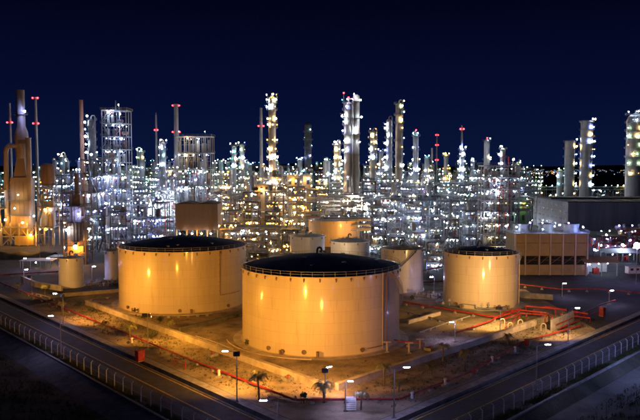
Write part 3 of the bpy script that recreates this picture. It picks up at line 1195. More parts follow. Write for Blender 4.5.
# dark process piping on the tank yard
rng = random.Random(8)
for i, (a, b, lab) in enumerate((((440, 306), (500, 313), 'dark pipe bundle at the foot of the mid-sized tank'),
                                 ((415, 297), (447, 300), 'cluster of grey valves and pipes between two right tanks'),
                                 ((84, 288), (122, 284), 'low grey pipework between the two small left tanks'),
                                 ((250, 268), (290, 262), 'grey pipework in the gap between the two big tanks'))):
    ax, ay = gnd(*a); bx, by = gnd(*b)
    t = thing('yard_pipework', lab, 'pipework', (ax, ay, 0))
    for k_ in range(4):
        m = MB()
        dx, dy = bx - ax, by - ay
        off = k_ * .7
        z = .5 + .25 * (k_ % 2)
        m.tube([(0, off, z), (dx * .4, dy * .4 + off, z), (dx * .4, dy * .4 + off, z + .9), (dx * .6, dy * .6 + off, z + .9), (dx * .6, dy * .6 + off, z), (dx, dy + off, z)], .17, 8)
        m.build('pipe', rng.choice(['steel', 'insulation', 'dark_steel']), t)
    for k_ in range(9):
        f = (k_ + .5) / 9
        m = MB()
        x, y = dx * f, dy * f + rng.uniform(0, 2)
        hh = rng.uniform(.9, 2.0)
        m.cyl((x, y, 0), (x, y, hh), .2, None, 8)
        m.box(x, y, hh, .7, .5, .4)
        m.cyl((x, y, hh + .2), (x, y, hh + .6), .08, None, 6)
        m.lathe([(.25, hh + .6), (.35, hh + .6), (.35, hh + .66), (.25, hh + .66)], x, y, 10)
        m.build('valve', rng.choice(['steel', 'pale_steel', 'rust_brown']), t)

def ring_pipe(c, r, a0, a1, label, material, rad=.14, z=.55):
    pts = [(c[0] + r * math.cos(R(a0 + (a1 - a0) * i / 14)), c[1] + r * math.sin(R(a0 + (a1 - a0) * i / 14)), z) for i in range(15)]
    return pipeline(label, pts, rad, material, sup=2.6, name='ring_pipe')


ring_pipe(T2, 23.2, -165, -95, 'pale pipe curving round the left foot of the nearest tank', 'beige_steel')
ring_pipe(T1, 23.6, -150, -60, 'pale pipe curving round the front foot of the big left tank', 'beige_steel')
ring_pipe(T4, 14.6, -160, -50, 'grey pipe curving round the front of the mid-sized tank', 'steel')
for a, b, lab, mt_, rd in (((196, 336), (233, 349), 'pale pipe run beside the long bund wall, left of the nearest tank', 'beige_steel', .13), ((420, 332), (470, 316), 'pale pipe run inside the right bund wall', 'insulation', .15),
                          ((405, 312), (448, 322), 'thin grey pipe crossing the open soil right of the nearest tank', 'steel', .13), ((86, 300), (118, 296), 'rusty pipe run under the small white left tanks', 'rust_brown', .15),
                          ((30, 292), (66, 303), 'rusty pipe run over the far left soil', 'rust_brown', .15), ((268, 366), (310, 378), 'thin pale pipe before the front of the nearest tank', 'beige_steel', .11)):
    pipeline(lab, [P(*a, .5), P((a[0] + b[0]) / 2, (a[1] + b[1]) / 2 - .6, .5), P(*b, .5)], rd, mt_, sup=3.2, name='yard_pipe')
for (px_, py_), lab in (((212, 356), 'concrete valve pit beside the left red pipe'), ((288, 380), 'concrete valve pit in front of the nearest tank'), ((430, 350), 'concrete valve pit right of the three pipe stands'),
                        ((136, 318), 'concrete valve pit at the left foot of the big left tank'), ((468, 345), 'concrete valve pit near the low white lamp'), ((250, 333), 'concrete valve pit between the two big tanks')):
    x, y = gnd(px_, py_)
    t = thing('valve_pit', lab, 'valve pit', (x, y, 0), R(42), 'valve pits in the tank yard')
    m = MB()
    for sx, sy, wx, wy in ((0, -.9, 2, .2), (0, .9, 2, .2), (-.9, 0, .2, 1.6), (.9, 0, .2, 1.6)):
        m.box(sx, sy, .3, wx, wy, .6)
    m.build('kerb', 'concrete', t)
    m = MB(); m.box(0, 0, .08, 1.6, 1.6, .16); m.build('floor', 'dark_concrete', t)
    m = MB(); m.cyl((0, 0, .16), (0, 0, .9), .16, None, 8); m.lathe([(.22, .9), (.34, .9), (.34, .98), (.22, .98)], 0, 0, 12); m.bar((-.3, 0, .94), (.3, 0, .94), .05); m.build('valve', 'red_paint', t)

# earth bank in front of the furnace
m = MB()
xa, xb = gnd(-30, 255)[0], gnd(63, 255)[0]
n_ = 24
for i in range(n_):
    f0, f1 = xa + (xb - xa) * i / n_, xa + (xb - xa) * (i + 1) / n_
    h0_, h1_ = 2.6 + .5 * math.sin(i * 1.3), 2.6 + .5 * math.sin((i + 1) * 1.3)
    m.poly([(f0, 312, 0), (f1, 312, 0), (f1, 317, h1_), (f0, 317, h0_)])
    m.poly([(f0, 317, h0_), (f1, 317, h1_), (f1, 320, h1_), (f0, 320, h0_)])
    m.poly([(f0, 320, h0_), (f1, 320, h1_), (f1, 326, 0), (f0, 326, 0)])
struct(m.build('earth_bank', 'field_soil'))

# hydrants: white pedestals with red heads along the right and left red pipes
HYD = [((412, 400), 'white pedestal hydrant on the right red pipe, closest to the steps', 0), ((445, 386), 'white pedestal hydrant, second along the right red pipe from the steps', 0),
       ((474, 376), 'red-topped hydrant on a pale slab beside the right footpath', 1), ((492, 363), 'white pedestal hydrant midway along the right red pipe', 0),
       ((515, 353), 'white pedestal hydrant on the right red pipe below the bund wall end', 0), ((219, 377), 'small pale pedestal under the left red pipe near the tall lamp', 0),
       ((132, 344), 'small pale pedestal under the left red pipe, near the red cabinet', 0)]
for (px_, py_), lab, red in HYD:
    x, y = gnd(px_, py_)
    t = thing('hydrant', lab, 'hydrant', (x, y, 0), 0, 'hydrants along the red pipes')
    m = MB(); m.box(0, 0, .15, 1.3, 1.1, .3); m.build('plinth', 'concrete', t)
    m = MB(); m.cyl((0, 0, .3), (0, 0, 1.3), .28, .24, 10); m.cyl((0, 0, 1.3), (0, 0, 1.5), .36, .2, 10); m.build('barrel', 'red_paint' if red else 'white_paint', t)
    m = MB(); m.cyl((-.5, 0, 1), (.5, 0, 1), .14, None, 8); m.build('outlet', 'red_paint', t)

# red cabinet by the left road, and a long low one behind it
for (px_, py_), sz, lab in (((140, 361), (1.7, 1.2, 2.2), 'red fire hose cabinet beside the left ditch'),
                            ((602, 316), (1.6, 1.2, 2.4), 'red cabinet beside the right road at the far pipe end'),
                            ((527, 346), (.9, .8, 1.5), 'small dark red post box under the manifold by the right ditch')):
    x, y = gnd(px_, py_)
    t = thing('hose_cabinet', lab, 'cabinet', (x, y, 0), R(48))
    m = MB(); m.box(0, 0, sz[2] / 2 + .1, *sz); m.build('body', 'red_paint', t)
    m = MB(); m.box(0, -sz[1] / 2 - .03, sz[2] / 2 + .1, sz[0] * .86, .05, sz[2] * .86); d_ = m.build('door', 'red_paint', t)
    m = MB(); m.box(sz[0] * .3, -sz[1] / 2 - .09, sz[2] / 2, .07, .08, .3); m.build('handle', 'galvanised', d_)
    m = MB(); m.box(0, 0, sz[2] + .14, sz[0] + .2, sz[1] + .2, .1); m.build('roof', 'red_paint', t)
    m = MB(); m.box(0, 0, .05, sz[0] + .1, sz[1] + .1, .1); m.build('base', 'concrete', t)

# red pipe gantry over the ditch at left
x, y = gnd(180, 367)
t = thing('pipe_gantry', 'small red pipe goal-frame in front of the left fire pipe', 'pipe frame', (x, y, 0), R(-49))
m = MB(); m.tube([(-2.2, 0, 0), (-2.2, 0, 1.5), (2.2, 0, 1.5), (2.2, 0, 0)], .14, 8); m.build('pipe', 'red_paint', t)
m = MB(); m.tube([(-2.2, 0, .8), (2.2, 0, .8)], .08, 8); m.build('crossbar', 'red_paint', t)

# pipe stands by the nearest tank
for i, ((px_, py_), lab) in enumerate((((387, 352), 'yellowish steel pipe stand at the right foot of the nearest tank'), ((409, 353), 'yellowish steel pipe stand, middle of three right of the nearest tank'),
                                       ((420, 349), 'yellowish steel pipe stand, farthest of three right of the nearest tank'))):
    x, y = gnd(px_, py_)
    t = thing('pipe_stand', lab, 'pipe stand', (x, y, 0), 0, 'pipe stands by the nearest tank')
    m = MB(); m.cyl((0, 0, 0), (0, 0, 2.2), .22, None, 8); m.build('post', 'beige_steel', t)
    m = MB(); m.bar((-.9, 0, 2.3), (.9, 0, 2.3), .25); m.build('crosshead', 'beige_steel', t)
    m = MB(); m.box(0, 0, .1, .9, .9, .2); m.build('base', 'concrete', t)

# stile / steps over the pipe
x, y = gnd(351, 411)
t = thing('stairs', 'white metal stile steps over the red pipe at bottom centre', 'stairs', (x, y, 0))
for i in range(6):
    m = MB(); m.box(0, .35 * i, .22 * (i + 1), 1.7, .34, .06); m.build('tread', 'white_paint', t)
m = MB(); m.box(0, 2.6, 1.42, 1.7, 1.3, .08); m.build('landing', 'white_paint', t)
for s_ in (-1, 1):
    m = MB(); m.bar((s_ * .88, -.1, .1), (s_ * .88, 2, 1.4), .06, .25); m.build('stringer', 'white_paint', t)
    m = MB()
    railing(m, [(s_ * .88, 0, .2), (s_ * .88, 1, .85), (s_ * .88, 2, 1.42), (s_ * .88, 3.2, 1.42)], .95, .06)
    m.build('handrail', 'white_paint', t)

# ------------------------------------------------------------------ street lamps and flood lamps
m = MB()
m.box(0, 0, 0, .95, .26, .12)
LED_BAR = m.mesh('lamp_lens', 'lamp_led')
LED_LIGHT = {}


def street_lamp(x, y, h, ang, label, flood=None, arm=1.5, fcol=(1.0, 0.425, 0.045)):
    """ang = direction the arm points (world); flood = list of (aim point, watt)"""
    t = thing('street_lamp', label, 'street lamp', (x, y, 0), ang, 'street lamps with white heads')
    m = MB(); m.cyl((0, 0, 0), (0, 0, h), .13, .075, 10); m.cyl((0, 0, 0), (0, 0, .5), .2, .18, 10); m.build('pole', 'galvanised', t)
    m = MB(); m.box(0, 0, .12, .7, .7, .24); m.build('base', 'concrete', t)
    m = MB(); m.tube([(0, 0, h - .1), (arm * .4, 0, h + .12), (arm, 0, h + .2)], .05, 8); m.build('arm', 'galvanised', t)
    m = MB(); m.box(arm + .55, 0, h + .34, 1.0, .26, .08); m.bar((arm - .1, 0, h + .22), (arm + .1, 0, h + .3), .12)
    hd = m.build('lamp_head', 'lamp_metal', t)
    put('lamp_lens', LED_BAR, hd, (arm + .55, 0, h + .22))
    if flood:
        for (ax, ay, az), watt in flood:
            fh = flood_head(t, (0, 0, h - .25), ang, (x, y, h - .25), (ax, ay, az), watt, color=fcol)
    return t


def flood_head(parent, loc, parent_rz, wpos, aim, watt, spread=165, color=(1.0, 0.425, 0.045)):
    """sodium floodlight: housing, glass and its light, aimed at a tank"""
    d = (Vector(aim) - Vector(wpos))
    q = d.to_track_quat('-Z', 'Y')
    eul = (Matrix.Rotation(-parent_rz, 4, 'Z') @ q.to_matrix().to_4x4())
    m = MB()
    m.prism([(-.5, -.4), (.5, -.4), (.5, .4), (-.5, .4)], .0, .3)
    m.prism([(-.36, -.28), (.36, -.28), (.36, .28), (-.36, .28)], .3, .5)
    for sx in (-.53, .53):
        m.box(sx, 0, .1, .05, .8, .5)
    o = m.build('flood_housing', 'dark_steel', parent)
    o.matrix_local = Matrix.Translation(Vector(loc)) @ eul
    m = MB()
    m.prism([(-.42, -.32), (.42, -.32), (.42, .32), (-.42, .32)], -.05, -.012)
    m.build('flood_glass', 'flood_glass', o)
    ld = bpy.data.lights.new('flood_light', 'AREA')
    ld.shape = 'RECTANGLE'
    ld.size, ld.size_y = .8, .6
    ld.energy = watt * 1.42
    ld.color = color
    ld.spread = R(spread)
    lo = bpy.data.objects.new('flood_light', ld)
    COL.objects.link(lo)
    lo.parent = o
    lo.location = (0, 0, -.1)
    return o


aL, aLi = math.atan2(-NL[1], -NL[0]), math.atan2(NL[1], NL[0])
aR, aRi = math.atan2(-NR[1], -NR[0]), math.atan2(NR[1], NR[0])
W_LEFT = math.pi
street_lamp(*gnd(61, 355), 8.6, W_LEFT, 'white street lamp standing in the left roadside fence')
street_lamp(*gnd(63.5, 326), 8.4, W_LEFT, 'white street lamp inside the left ditch, near the dark soil patch', flood=[((T1[0] - 6, T1[1] - 6, 11), 4200)])
street_lamp(*gnd(237, 402), 9.0, W_LEFT, 'tall lamp with a dark floodlight beside the left footpath near the palm', flood=[((T2[0] - 2, T2[1], 10), 4600), ((T1[0] + 6, T1[1], 10), 8000)])
street_lamp(*gnd(278, 461), 8.6, W_LEFT, 'white street lamp cut off by the bottom edge of the picture')
street_lamp(*gnd(394, 418), 8.4, 0, 'white street lamp rising from the right footpath near the steps')
street_lamp(*gnd(536, 391), 8.6, 0, 'white street lamp standing in the right roadside fence')
street_lamp(*gnd(568, 343), 8.2, 0, 'white street lamp by the red pipe manifold', flood=[((T4[0] + 4, T4[1], 11), 4000)], fcol=(1.0, .55, .17))
street_lamp(*gnd(345.5, 411), 5.0, 0, 'short lamp pole with bright tube right behind the white steps', arm=.3)
street_lamp(*gnd(325, 402), 6.0, R(35), 'short lamp pole leaning over the bund corner left of the steps', arm=.4, flood=[((T2[0] + 2, T2[1], 11), 3000)])
street_lamp(*gnd(24, 284), 5.0, 0, 'short white lamp at far left above the red pipe', arm=.4)
street_lamp(*gnd(23, 270), 4.5, 0, 'small white lamp on the far left service road, leftmost', arm=.4)
street_lamp(*gnd(46, 270), 4.6, 0, 'small white lamp on the far left service road, middle', arm=.4)
street_lamp(*gnd(92, 281), 5.2, 0, 'violet white lamp right of the small white left tank', arm=.3)
street_lamp(*gnd(455, 342), 4.6, W_LEFT, 'low white lamp on the bund wall below the mid-sized tank', arm=.3)
street_lamp(*gnd(434, 296), 6.0, W_LEFT, 'white lamp in the gap between the two right tanks', arm=.3)
street_lamp(*gnd(562, 297), 4.2, 0, 'small violet lamp beyond the pale wall right of the tank', arm=.2)
street_lamp(*gnd(609, 305), 4.2, 0, 'small bluish lamp by the dark yard at the right edge', arm=.2)
lv = street_lamp(*gnd(636, 285), 13, W_LEFT, 'tall glaring violet floodlight pole at the right picture edge', arm=.3)
lamp(lv, 0, 0, 14.0, 'violet', 5.0)

lb = street_lamp(*SR(41, 152), 9, W_LEFT, 'added bluish lamp out of view beyond the outer fence, lower right', arm=1.0)  # stands out of view, added to throw blue light on the track
lamp(lb, 1.5, 0, 8.8, 'blue', 3.4)

# floodlight poles; several are added only for the light they give
def flood_pole(x, y, h, aims, label, color=(1.0, 0.425, 0.045), spread=165):
    t = thing('flood_pole', label, 'flood lamp', (x, y, 0), 0, 'sodium flood lamps on poles')
    m = MB(); m.cyl((0, 0, 0), (0, 0, h), .12, .08, 10); m.build('pole', 'galvanised', t)
    m = MB(); m.box(0, 0, .12, .7, .7, .24); m.build('base', 'concrete', t)
    m = MB(); m.bar((-.9, 0, h), (.9, 0, h), .12); m.build('crossbar', 'galvanised', t)
    for i, (aim, watt) in enumerate(aims):
        flood_head(t, (-.6 + 1.2 * i, 0, h + .4), 0, (x, y, h + .4), aim, watt, spread, color)
    return t


flood_pole(*gnd(148, 349), 7.5, [((T1[0] + 2, T1[1], 10), 2600), ((T2[0] - 14, T2[1] - 4, 7), 2200)], 'thin flood lamp pole by the left red pipe in front of the big left tank')
flood_pole(*gnd(500, 333), 6.0, [((T4[0], T4[1], 11), 2200), ((T3[0], T3[1] - 4, 9), 2600)], 'thin flood lamp pole at the bund wall facing the mid-sized tank', (1.0, .55, .17))

flood_pole(*gnd(500, 291), 7.0, [((90, 268, 9), 2600)], 'added flood lamp pole right behind the mid-sized tank, facing the cooling tower', (1.0, .5, .1))  # added lamp that brightens the cooling tower front
flood_pole(-60, 262, 9.0, [((-53, 305, 20), 1100)], 'added flood lamp pole behind the big left tank, facing the brown building', (1.0, .58, .3))  # added out of sight to lift the brown building
flood_pole(*gnd(40, 262), 8.0, [((-165, 372, 16), 3200)], 'thin flood lamp pole on the far left hardstand, facing the furnace', spread=70)

flood_pole(*gnd(365, 239), 16.0, [((21, 470, 55), 34000)], 'added pole with a pale floodlight below the massive twin column', (1.0, .8, .62))  # helper floodlight, added among the units to brighten the twin column
flood_pole(*gnd(150, 240), 14.0, [((-118, 400, 40), 9000), ((-76, 430, 45), 12000)], 'added pole with white floodlights at the foot of the white lattice tower', (.8, .88, 1.0))  # uplights added for the lattice tower and the wide structure

flood_pole(22, 346, 9.0, [((8, 376, 8), 3600)], 'added flood lamp pole in front of the ochre tank behind the nearest tank')  # extra lamp, added so the ochre tank comes out orange
flood_pole(1, 250, 11.0, [((12, 278, 8), 900), ((-6, 305, 8), 1500)], 'added flood lamp pole hidden to its head behind the nearest tank roof', (1.0, .7, .42))  # added behind the big tank to light the two pale tanks
flood_pole(*gnd(32, 300), 7.0, [((-86, 243, 3), 1300)], 'added flood lamp pole at far left facing the small white tank', (1.0, .52, .14))  # added for golden light on the far left soil and small tank

# ------------------------------------------------------------------ perimeter fences
m = MB()
m.bar((0, 0, 0), (0, 0, 2.5), .13)
m.bar((0, 0, 2.48), (0, -.42, 2.85), .12)
FENCE_POST = m.mesh('post', 'white_paint')


def fence(label, SF, s, t0, t1, n, wire_s=1):
    a, b = SF(s, t0), SF(s, t1)
    L_ = math.hypot(b[0] - a[0], b[1] - a[1])
    th = math.atan2(b[1] - a[1], b[0] - a[0])
    t = thing('fence', label, 'fence', (*a, 0), th)
    k_ = int(L_ / n)
    for i in range(k_ + 1):
        p = put('post', FENCE_POST, t, (i * n, 0, 0), 0 if wire_s > 0 else math.pi)
    m = MB()
    step = .34
    hh = 2.35
    i = 0
    x = 0
    L2 = k_ * n
    while x < L2:
        x1 = min(L2, x + hh)
        for za, zb in ((.1, .1 + (x1 - x)), (.1 + hh, .1 + hh - (x1 - x))):
            b_ = len(m.v)
            w_ = .012
            m.v += [(x, -.06, za - w_), (x1, -.06, zb - w_), (x1, -.06, zb + w_), (x, -.06, za + w_)]
            m._f(b_, b_ + 1, b_ + 2, b_ + 3)
        x += step
    m.build('wire_mesh', 'galvanised', t)
    m = MB()
    for j in range(3):
        y, z = -.12 * (j + 1) * wire_s, 2.52 + .11 * (j + 1)
        m.bar((0, y, z), (L2, y, z), .025)
    for z in (.12, 1.3, 2.45):
        m.bar((0, -.06, z), (L2, -.06, z), .03)
    m.build('barbed_wire', 'galvanised', t)
    return t


fence('chain-link fence with cranked concrete posts along the left road', SL, 56.6, 84.5, 280, 3.6)
fence('chain-link fence with cranked concrete posts along the right road', SR, 57.4, 88, 260, 3.5, -1)
fence('dim outer fence across the dark field at bottom right', SR, 44.5, 85, 200, 4.5, -1)

# ------------------------------------------------------------------ palms, bushes, grass
def palm_meshes(seed, h):
    rng = random.Random(seed)
    m = MB()
    bend = rng.uniform(-.3, .3)
    pts = [(bend * (i / 5) ** 2, 0, h * i / 5) for i in range(6)]
    m.tube(pts, .2, 8, True, .12)
    trunk = m.mesh('trunk', 'trunk')
    m = MB()
    n = 17
    for i in range(n):
        a = 2 * math.pi * i / n + rng.uniform(-.2, .2)
        L_ = rng.uniform(1.7, 2.4)
        up = rng.uniform(.15, 1.15)
        c, s = math.cos(a), math.sin(a)
        prev = None
        K = 7
        pp = []
        for k_ in range(K + 1):
            f = k_ / K
            rr = L_ * f * (1 - .2 * f)
            z = h + up * math.sin(f * 2.2) * 1.1 - 1.25 * f * f
            pp.append(Vector((bend + c * rr, s * rr, z)))
        side = Vector((-s, c, 0))
        for k_ in range(1, K):
            w = .55 * math.sin(math.pi * min(1, .2 + .8 * k_ / K)) + .08
            for sg in (-1, 1):
                for sub in (0, .5):
                    p = pp[k_].lerp(pp[k_ + 1], sub)
                    q = p + side * sg * w + Vector((c * .22, s * .22, -.22))
                    d = (pp[k_ + 1] - pp[k_]).normalized() * .07
                    m.poly([p - d, p + d, q])
        m.tube(pp, .03, 4, False, .01)
    crown = m.mesh('crown', 'frond')
    return trunk, crown


PALMS = [palm_meshes(i, hh) for i, hh in enumerate((3.2, 3.8, 2.6))]
PALM_AT = [((130, 340), 'palm tree on the orange soil, nearest the left bund wall', 1.0), ((106, 334), 'leaning small palm right of the fence lamp by the left red pipe', .75),
           ((18, 292), 'tiny palm at the far left road, beside the low wall', .9), ((45, 296), 'small palm left of the small white tank wall', .95),
           ((259, 400), 'bright palm tree right of the tall floodlight lamp at bottom', 1.15), ((324, 403), 'leafy palm at the bund corner left of the steps', 1.15),
           ((361, 410), 'green palm immediately right of the white steps', .85), ((384, 386), 'greenish palm on dark soil above the right footpath lamp', 1.0),
           ((399, 392), 'small palm behind the right footpath lamp pole', .7), ((443, 361), 'palm on the dark soil right of the nearest tank', 1.0),
           ((465, 371), 'thin pale palm trunk near the red-topped hydrant', 1.0), ((432, 377), 'dim low palm beside the second hydrant', .75),
           ((170, 333), 'palm tree in the bund shadow below the big left tank', .85), ((62, 314), 'small dark palm left of the upper fence lamp', .8),
           ((508, 345), 'young palm under the red manifold near the right pipe', .8)]
rng = random.Random(4)
for i, ((px_, py_), lab, s_) in enumerate(PALM_AT):
    x, y = gnd(px_, py_)
    t = thing('palm_tree', lab, 'palm', (x, y, 0), rng.uniform(0, 6), 'young palms along the red pipes')
    t.scale = (s_, s_, s_)
    tr, cr = PALMS[i % 3]
    put('trunk', tr, t)
    put('crown', cr, t)


def bush_mesh(seed, n, rx, rz, leaf=.16):
    rng = random.Random(seed)
    m = MB()
    blobs = [(rng.uniform(-.6, .6) * rx, rng.uniform(-.6, .6) * rx, rng.uniform(.3, 1) * rz, rng.uniform(.35, .6) * rx) for _ in range(7)]
    for i in range(n):
        b = rng.choice(blobs)
        u, v = rng.uniform(0, 6.28), rng.uniform(-1, 1)
        q = math.sqrt(1 - v * v)
        r_ = b[3] * rng.uniform(.6, 1.1)
        p = Vector((b[0] + r_ * q * math.cos(u), b[1] + r_ * q * math.sin(u), max(.05, b[2] + r_ * v)))
        d1 = Vector((rng.gauss(0, 1), rng.gauss(0, 1), rng.gauss(0, 1))).normalized() * leaf
        d2 = Vector((rng.gauss(0, 1), rng.gauss(0, 1), rng.gauss(0, 1))).normalized() * leaf
        m.poly([p - d1, p + d2, p + d1])
    return m.mesh('foliage', 'leaf')


BUSHES = [bush_mesh(i, 420, *q) for i, q in enumerate(((1.2, 1.1), (1.6, 1.3), (.6, 2.4)))]
m = MB()
for a in range(4):
    m.cyl((0, 0, 0), (.35 * math.cos(a * 1.6), .35 * math.sin(a * 1.6), 1.1), .05, .03, 5)
BSTEM = m.mesh('stem', 'trunk')
BUSH_AT = [((153, 338), 1, 'large dark bush below the big left tank wall'), ((304, 404), 2, 'slim dark cypress-like shrub left of the bund corner'), ((535, 325), 0, 'round bush between the manifold drain loops'),
           ((46, 290), 1, 'spreading shrub by the low wall at far left'), ((92, 312), 1, 'scrubby bush left of the long bund wall'), ((80, 306), 0, 'small bush at the start of the long bund wall'),
           ((236, 318), 0, 'low shrub on the ground between the two big tanks'), ((62, 302), 1, 'dark scrub heap below the small white left tank'), ((523, 322), 0, 'dark bush tucked under the red pipes'),
           ((412, 300), 0, 'small shrub left of the narrow white tank foot'), ((160, 322), 0, 'small shrub at the foot of the big left tank'), ((248, 345), 0, 'small shrub at the left foot of the nearest tank')]
for (px_, py_), k_, lab in BUSH_AT:
    x, y = gnd(px_, py_)
    t = thing('bush', lab, 'bush', (x, y, 0), rng.uniform(0, 6), 'bushes in the tank yard')
    put('foliage', BUSHES[k_], t)
    put('stem', BSTEM, t)


def grass(name, label, SF, s0, s1, t0, t1, n, h, seed, z=0.0, material='grass'):
    rng = random.Random(seed)
    m = MB()
    k_ = 0
    while k_ < n:
        t_ = rng.uniform(t0, t1)
        s_ = rng.uniform(s0, s1)
        if math.sin(t_ * .31 + seed) + math.sin(t_ * .83 + s_) < rng.uniform(-1.6, 1.2):
            continue
        x, y = SF(s_, t_)
        for _ in range(7):
            k_ += 1
            a = rng.uniform(0, 6.28)
            bx, by = x + rng.gauss(0, .14), y + rng.gauss(0, .14)
            hh = h * rng.uniform(.4, 1.2)
            c, s = math.cos(a), math.sin(a)
            m.poly([(bx - c * .04, by - s * .04, z), (bx + c * .04, by + s * .04, z), (bx + s * .25 * hh, by - c * .25 * hh, z + hh)])
    o = stuff(m.build(name, material))
    return tag(o, label, 'grass')


grass('grass', 'tufts of yellow-green grass under the left fence', SL, 55.8, 57.6, 84, 240, 16000, .6, 1)
grass('grass', 'tufts of green grass under the right fence', SR, 55.8, 57.8, 84, 220, 14000, .5, 2)
grass('scrub', 'low dark scrub on the field at bottom left', SL, 28, 49, 84, 200, 16000, .7, 3, -1.6, 'scrub')
grass('scrub', 'low dark scrub on the field at bottom right', SR, 30, 49, 80, 200, 16000, .7, 4, -1.6, 'scrub')
grass('weeds', 'sparse dry weeds between red pipe and bund wall, left', SL, 73, 84, 95, 210, 5000, .4, 5, 0, 'scrub')
grass('weeds', 'sparse dry weeds between red pipe and bund wall, right', SR, 73, 84, 95, 190, 5000, .4, 6, 0, 'scrub')


# loose stones and clods over the tank yard
rng = random.Random(91)
m = MB()
for i in range(5200):
    if i % 2:
        x, y = SL(rng.uniform(72, 96), rng.uniform(95, 215))
    else:
        x, y = SR(rng.uniform(72, 98), rng.uniform(95, 185))
    if any((x - c[0]) ** 2 + (y - c[1]) ** 2 < (r_ + 1.5) ** 2 for c, r_ in ((T1, 19.3), (T2, 19.2), (T4, 11.2), (T3, 7.1))):
        continue
    k_ = rng.uniform(.06, .2) * (2.2 if rng.random() < .06 else 1)
    b_ = len(m.v)
    for vx, vy, vz in ((1, 0, 0), (0, 1, 0), (-1, 0, 0), (0, -1, 0), (0, 0, .8)):
        m.v.append((x + vx * k_ * rng.uniform(.6, 1.3), y + vy * k_ * rng.uniform(.6, 1.3), vz * k_ * rng.uniform(.7, 1.2)))
    for q in ((0, 1, 4), (1, 2, 4), (2, 3, 4), (3, 0, 4)):
        m._f(*[b_ + j for j in q])
tag(stuff(m.build('rubble', 'dark_concrete')), 'loose stones and clods scattered over the orange-lit soil', 'stones')

# ------------------------------------------------------------------ the refinery: named landmarks
def tower_px(px, top, hw, Y, label, seed, **kw):
    X, Z = at(px, top, Y)
    return process_tower(X, Y, hw / F_PX * Y, Z, label, seed, **kw)


def pz(Y, *ys):
    return [at(320, y, Y)[1] for y in ys]


def chim_px(px, top, hw, Y, label, reds=(), **kw):
    X, Z = at(px, top, Y)
    return chimney(X, Y, hw / F_PX * Y, Z, label, reds=[at(px, r, Y)[1] for r in reds], **kw)


tower_px(91, 119, 3.4, 408, 'slim dark column with a looped top pipe, right of the red-brown chimney', 11, plats=pz(408, 120, 126, 133, 140, 148, 156, 166, 178), lamps=1, side=-1, lscale=1.7, shell='steel')
tower_px(272, 96, 3.6, 480, 'tallest warm-lit column with stacked ring platforms, left of centre', 12, plats=pz(480, 98, 103, 110, 122, 128, 143, 152, 160, 172, 186), lamps=3, mix={'warm': 5, 'white': 2}, lscale=1.8, goose=False, shell='beige_steel')
tower_px(308, 122, 3.4, 640, 'dim dark column between the warm-lit column and the twin column', 13, plats=pz(640, 132, 140, 148, 158), lamps=1, mix=MIX_FAR, shell='dark_steel', goose=False)
tower_px(337, 143, 3.0, 505, 'short warm-lamped column hugging the left of the twin column', 14, plats=pz(505, 145, 152, 160, 167, 174, 181), lamps=2, mix={'warm': 3, 'white': 2}, lscale=1.6)
X_, Z_ = at(348.5, 102, 470)
tw = process_tower(X_, 470, 2.9, Z_, 'massive beige twin column with dark platforms, tallest at centre', 15, plats=pz(470, 103, 110, 118, 125, 134, 144, 153, 164, 175, 187), shell='beige_steel', lamps=2, side=-1, lscale=1.1, red=True, ring=True, twin=(5.2, 2.2, Z_ + 5))
for (px_, py_, sc_) in ((360.5, 100, 2.0), (361.5, 117, 2.2), (356, 128, 2.0), (356, 133, 2.0), (342, 116, 2.0), (354, 94, 1.3), (343, 150, 1.4), (360, 142, 1.2)):
    xx, zz = at(px_, py_, 465)
    lamp(tw, xx - X_, -4.4, zz, 'white', sc_)
for py_, wd in ((101, 4.5), (118, 4.8), (134, 5.0), (155, 4.2)):
    zz = at(348, py_, 466)[1]
    m = MB(); m.box(5.2, -2.6, zz, wd, 3.2, .25); railing(m, [(5.2 - wd / 2, -4.2, zz), (5.2, -4.2, zz), (5.2 + wd / 2, -4.2, zz), (5.2 + wd / 2, -1, zz)]); m.build('platform', 'dark_steel', tw)
m = MB(); m.tube([(2.6, -2.6, 5), (2.6, -2.6, Z_ - 2), (3.4, -2, Z_ + 1)], .55, 8); m.build('downcomer', 'beige_steel', tw)
warn(tw, -3.2, 0, Z_ + 6, 1.3)
m = MB(); m.cyl((-3.2, 0, Z_ - 4), (-3.2, 0, Z_ + 5.4), .12, .08, 8); m.bar((-3.2, 0, Z_ - 3), (-1, 0, Z_ - 3), .12); m.build('light_mast', 'steel', tw)
tower_px(373, 131, 2.8, 505, 'lamp-studded column, first to the right of the twin column', 16, plats=pz(505, 132, 138, 145, 152, 160, 170), mix={'white': 2, 'warm': 3}, lscale=1.6)
tower_px(389, 119, 2.6, 530, 'dark-topped column left of the tall dome-topped column', 17, plats=pz(530, 127, 131, 138, 146, 153, 160, 170), lamps=2, side=-1, lscale=1.7)
tower_px(399, 103, 3.2, 495, 'tall dome-topped column with lamps down its right side', 18, plats=pz(495, 104, 109, 115, 123, 131, 141, 150, 157, 168), lamps=1, side=1, mix={'warm': 3, 'white': 3, 'green': 1}, lscale=1.9, shell='beige_steel')
tower_px(416, 134, 2.6, 525, 'grey column topped by a white and a red lamp', 19, plats=pz(525, 136, 150, 162, 172), lamps=2, red=True, lscale=1.4)
tower_px(462, 148, 2.4, 520, 'column carrying a thin mast with a red light', 20, plats=pz(520, 150, 157, 164, 172, 180), lamps=2, mix={'white': 4, 'blue': 2}, lscale=1.7, goose=False)
tower_px(487, 139, 2.8, 580, 'plain pale column with a red lamp, left of the pair at right', 21, plats=pz(580, 141, 160), lamps=1, red=True, goose=False, lscale=1.2)
tower_px(503, 148, 2.6, 560, 'pale column with bright top lamps, right of the plain pale column', 22, plats=pz(560, 149, 157, 166), lamps=2, side=-1, lscale=1.7, goose=False)
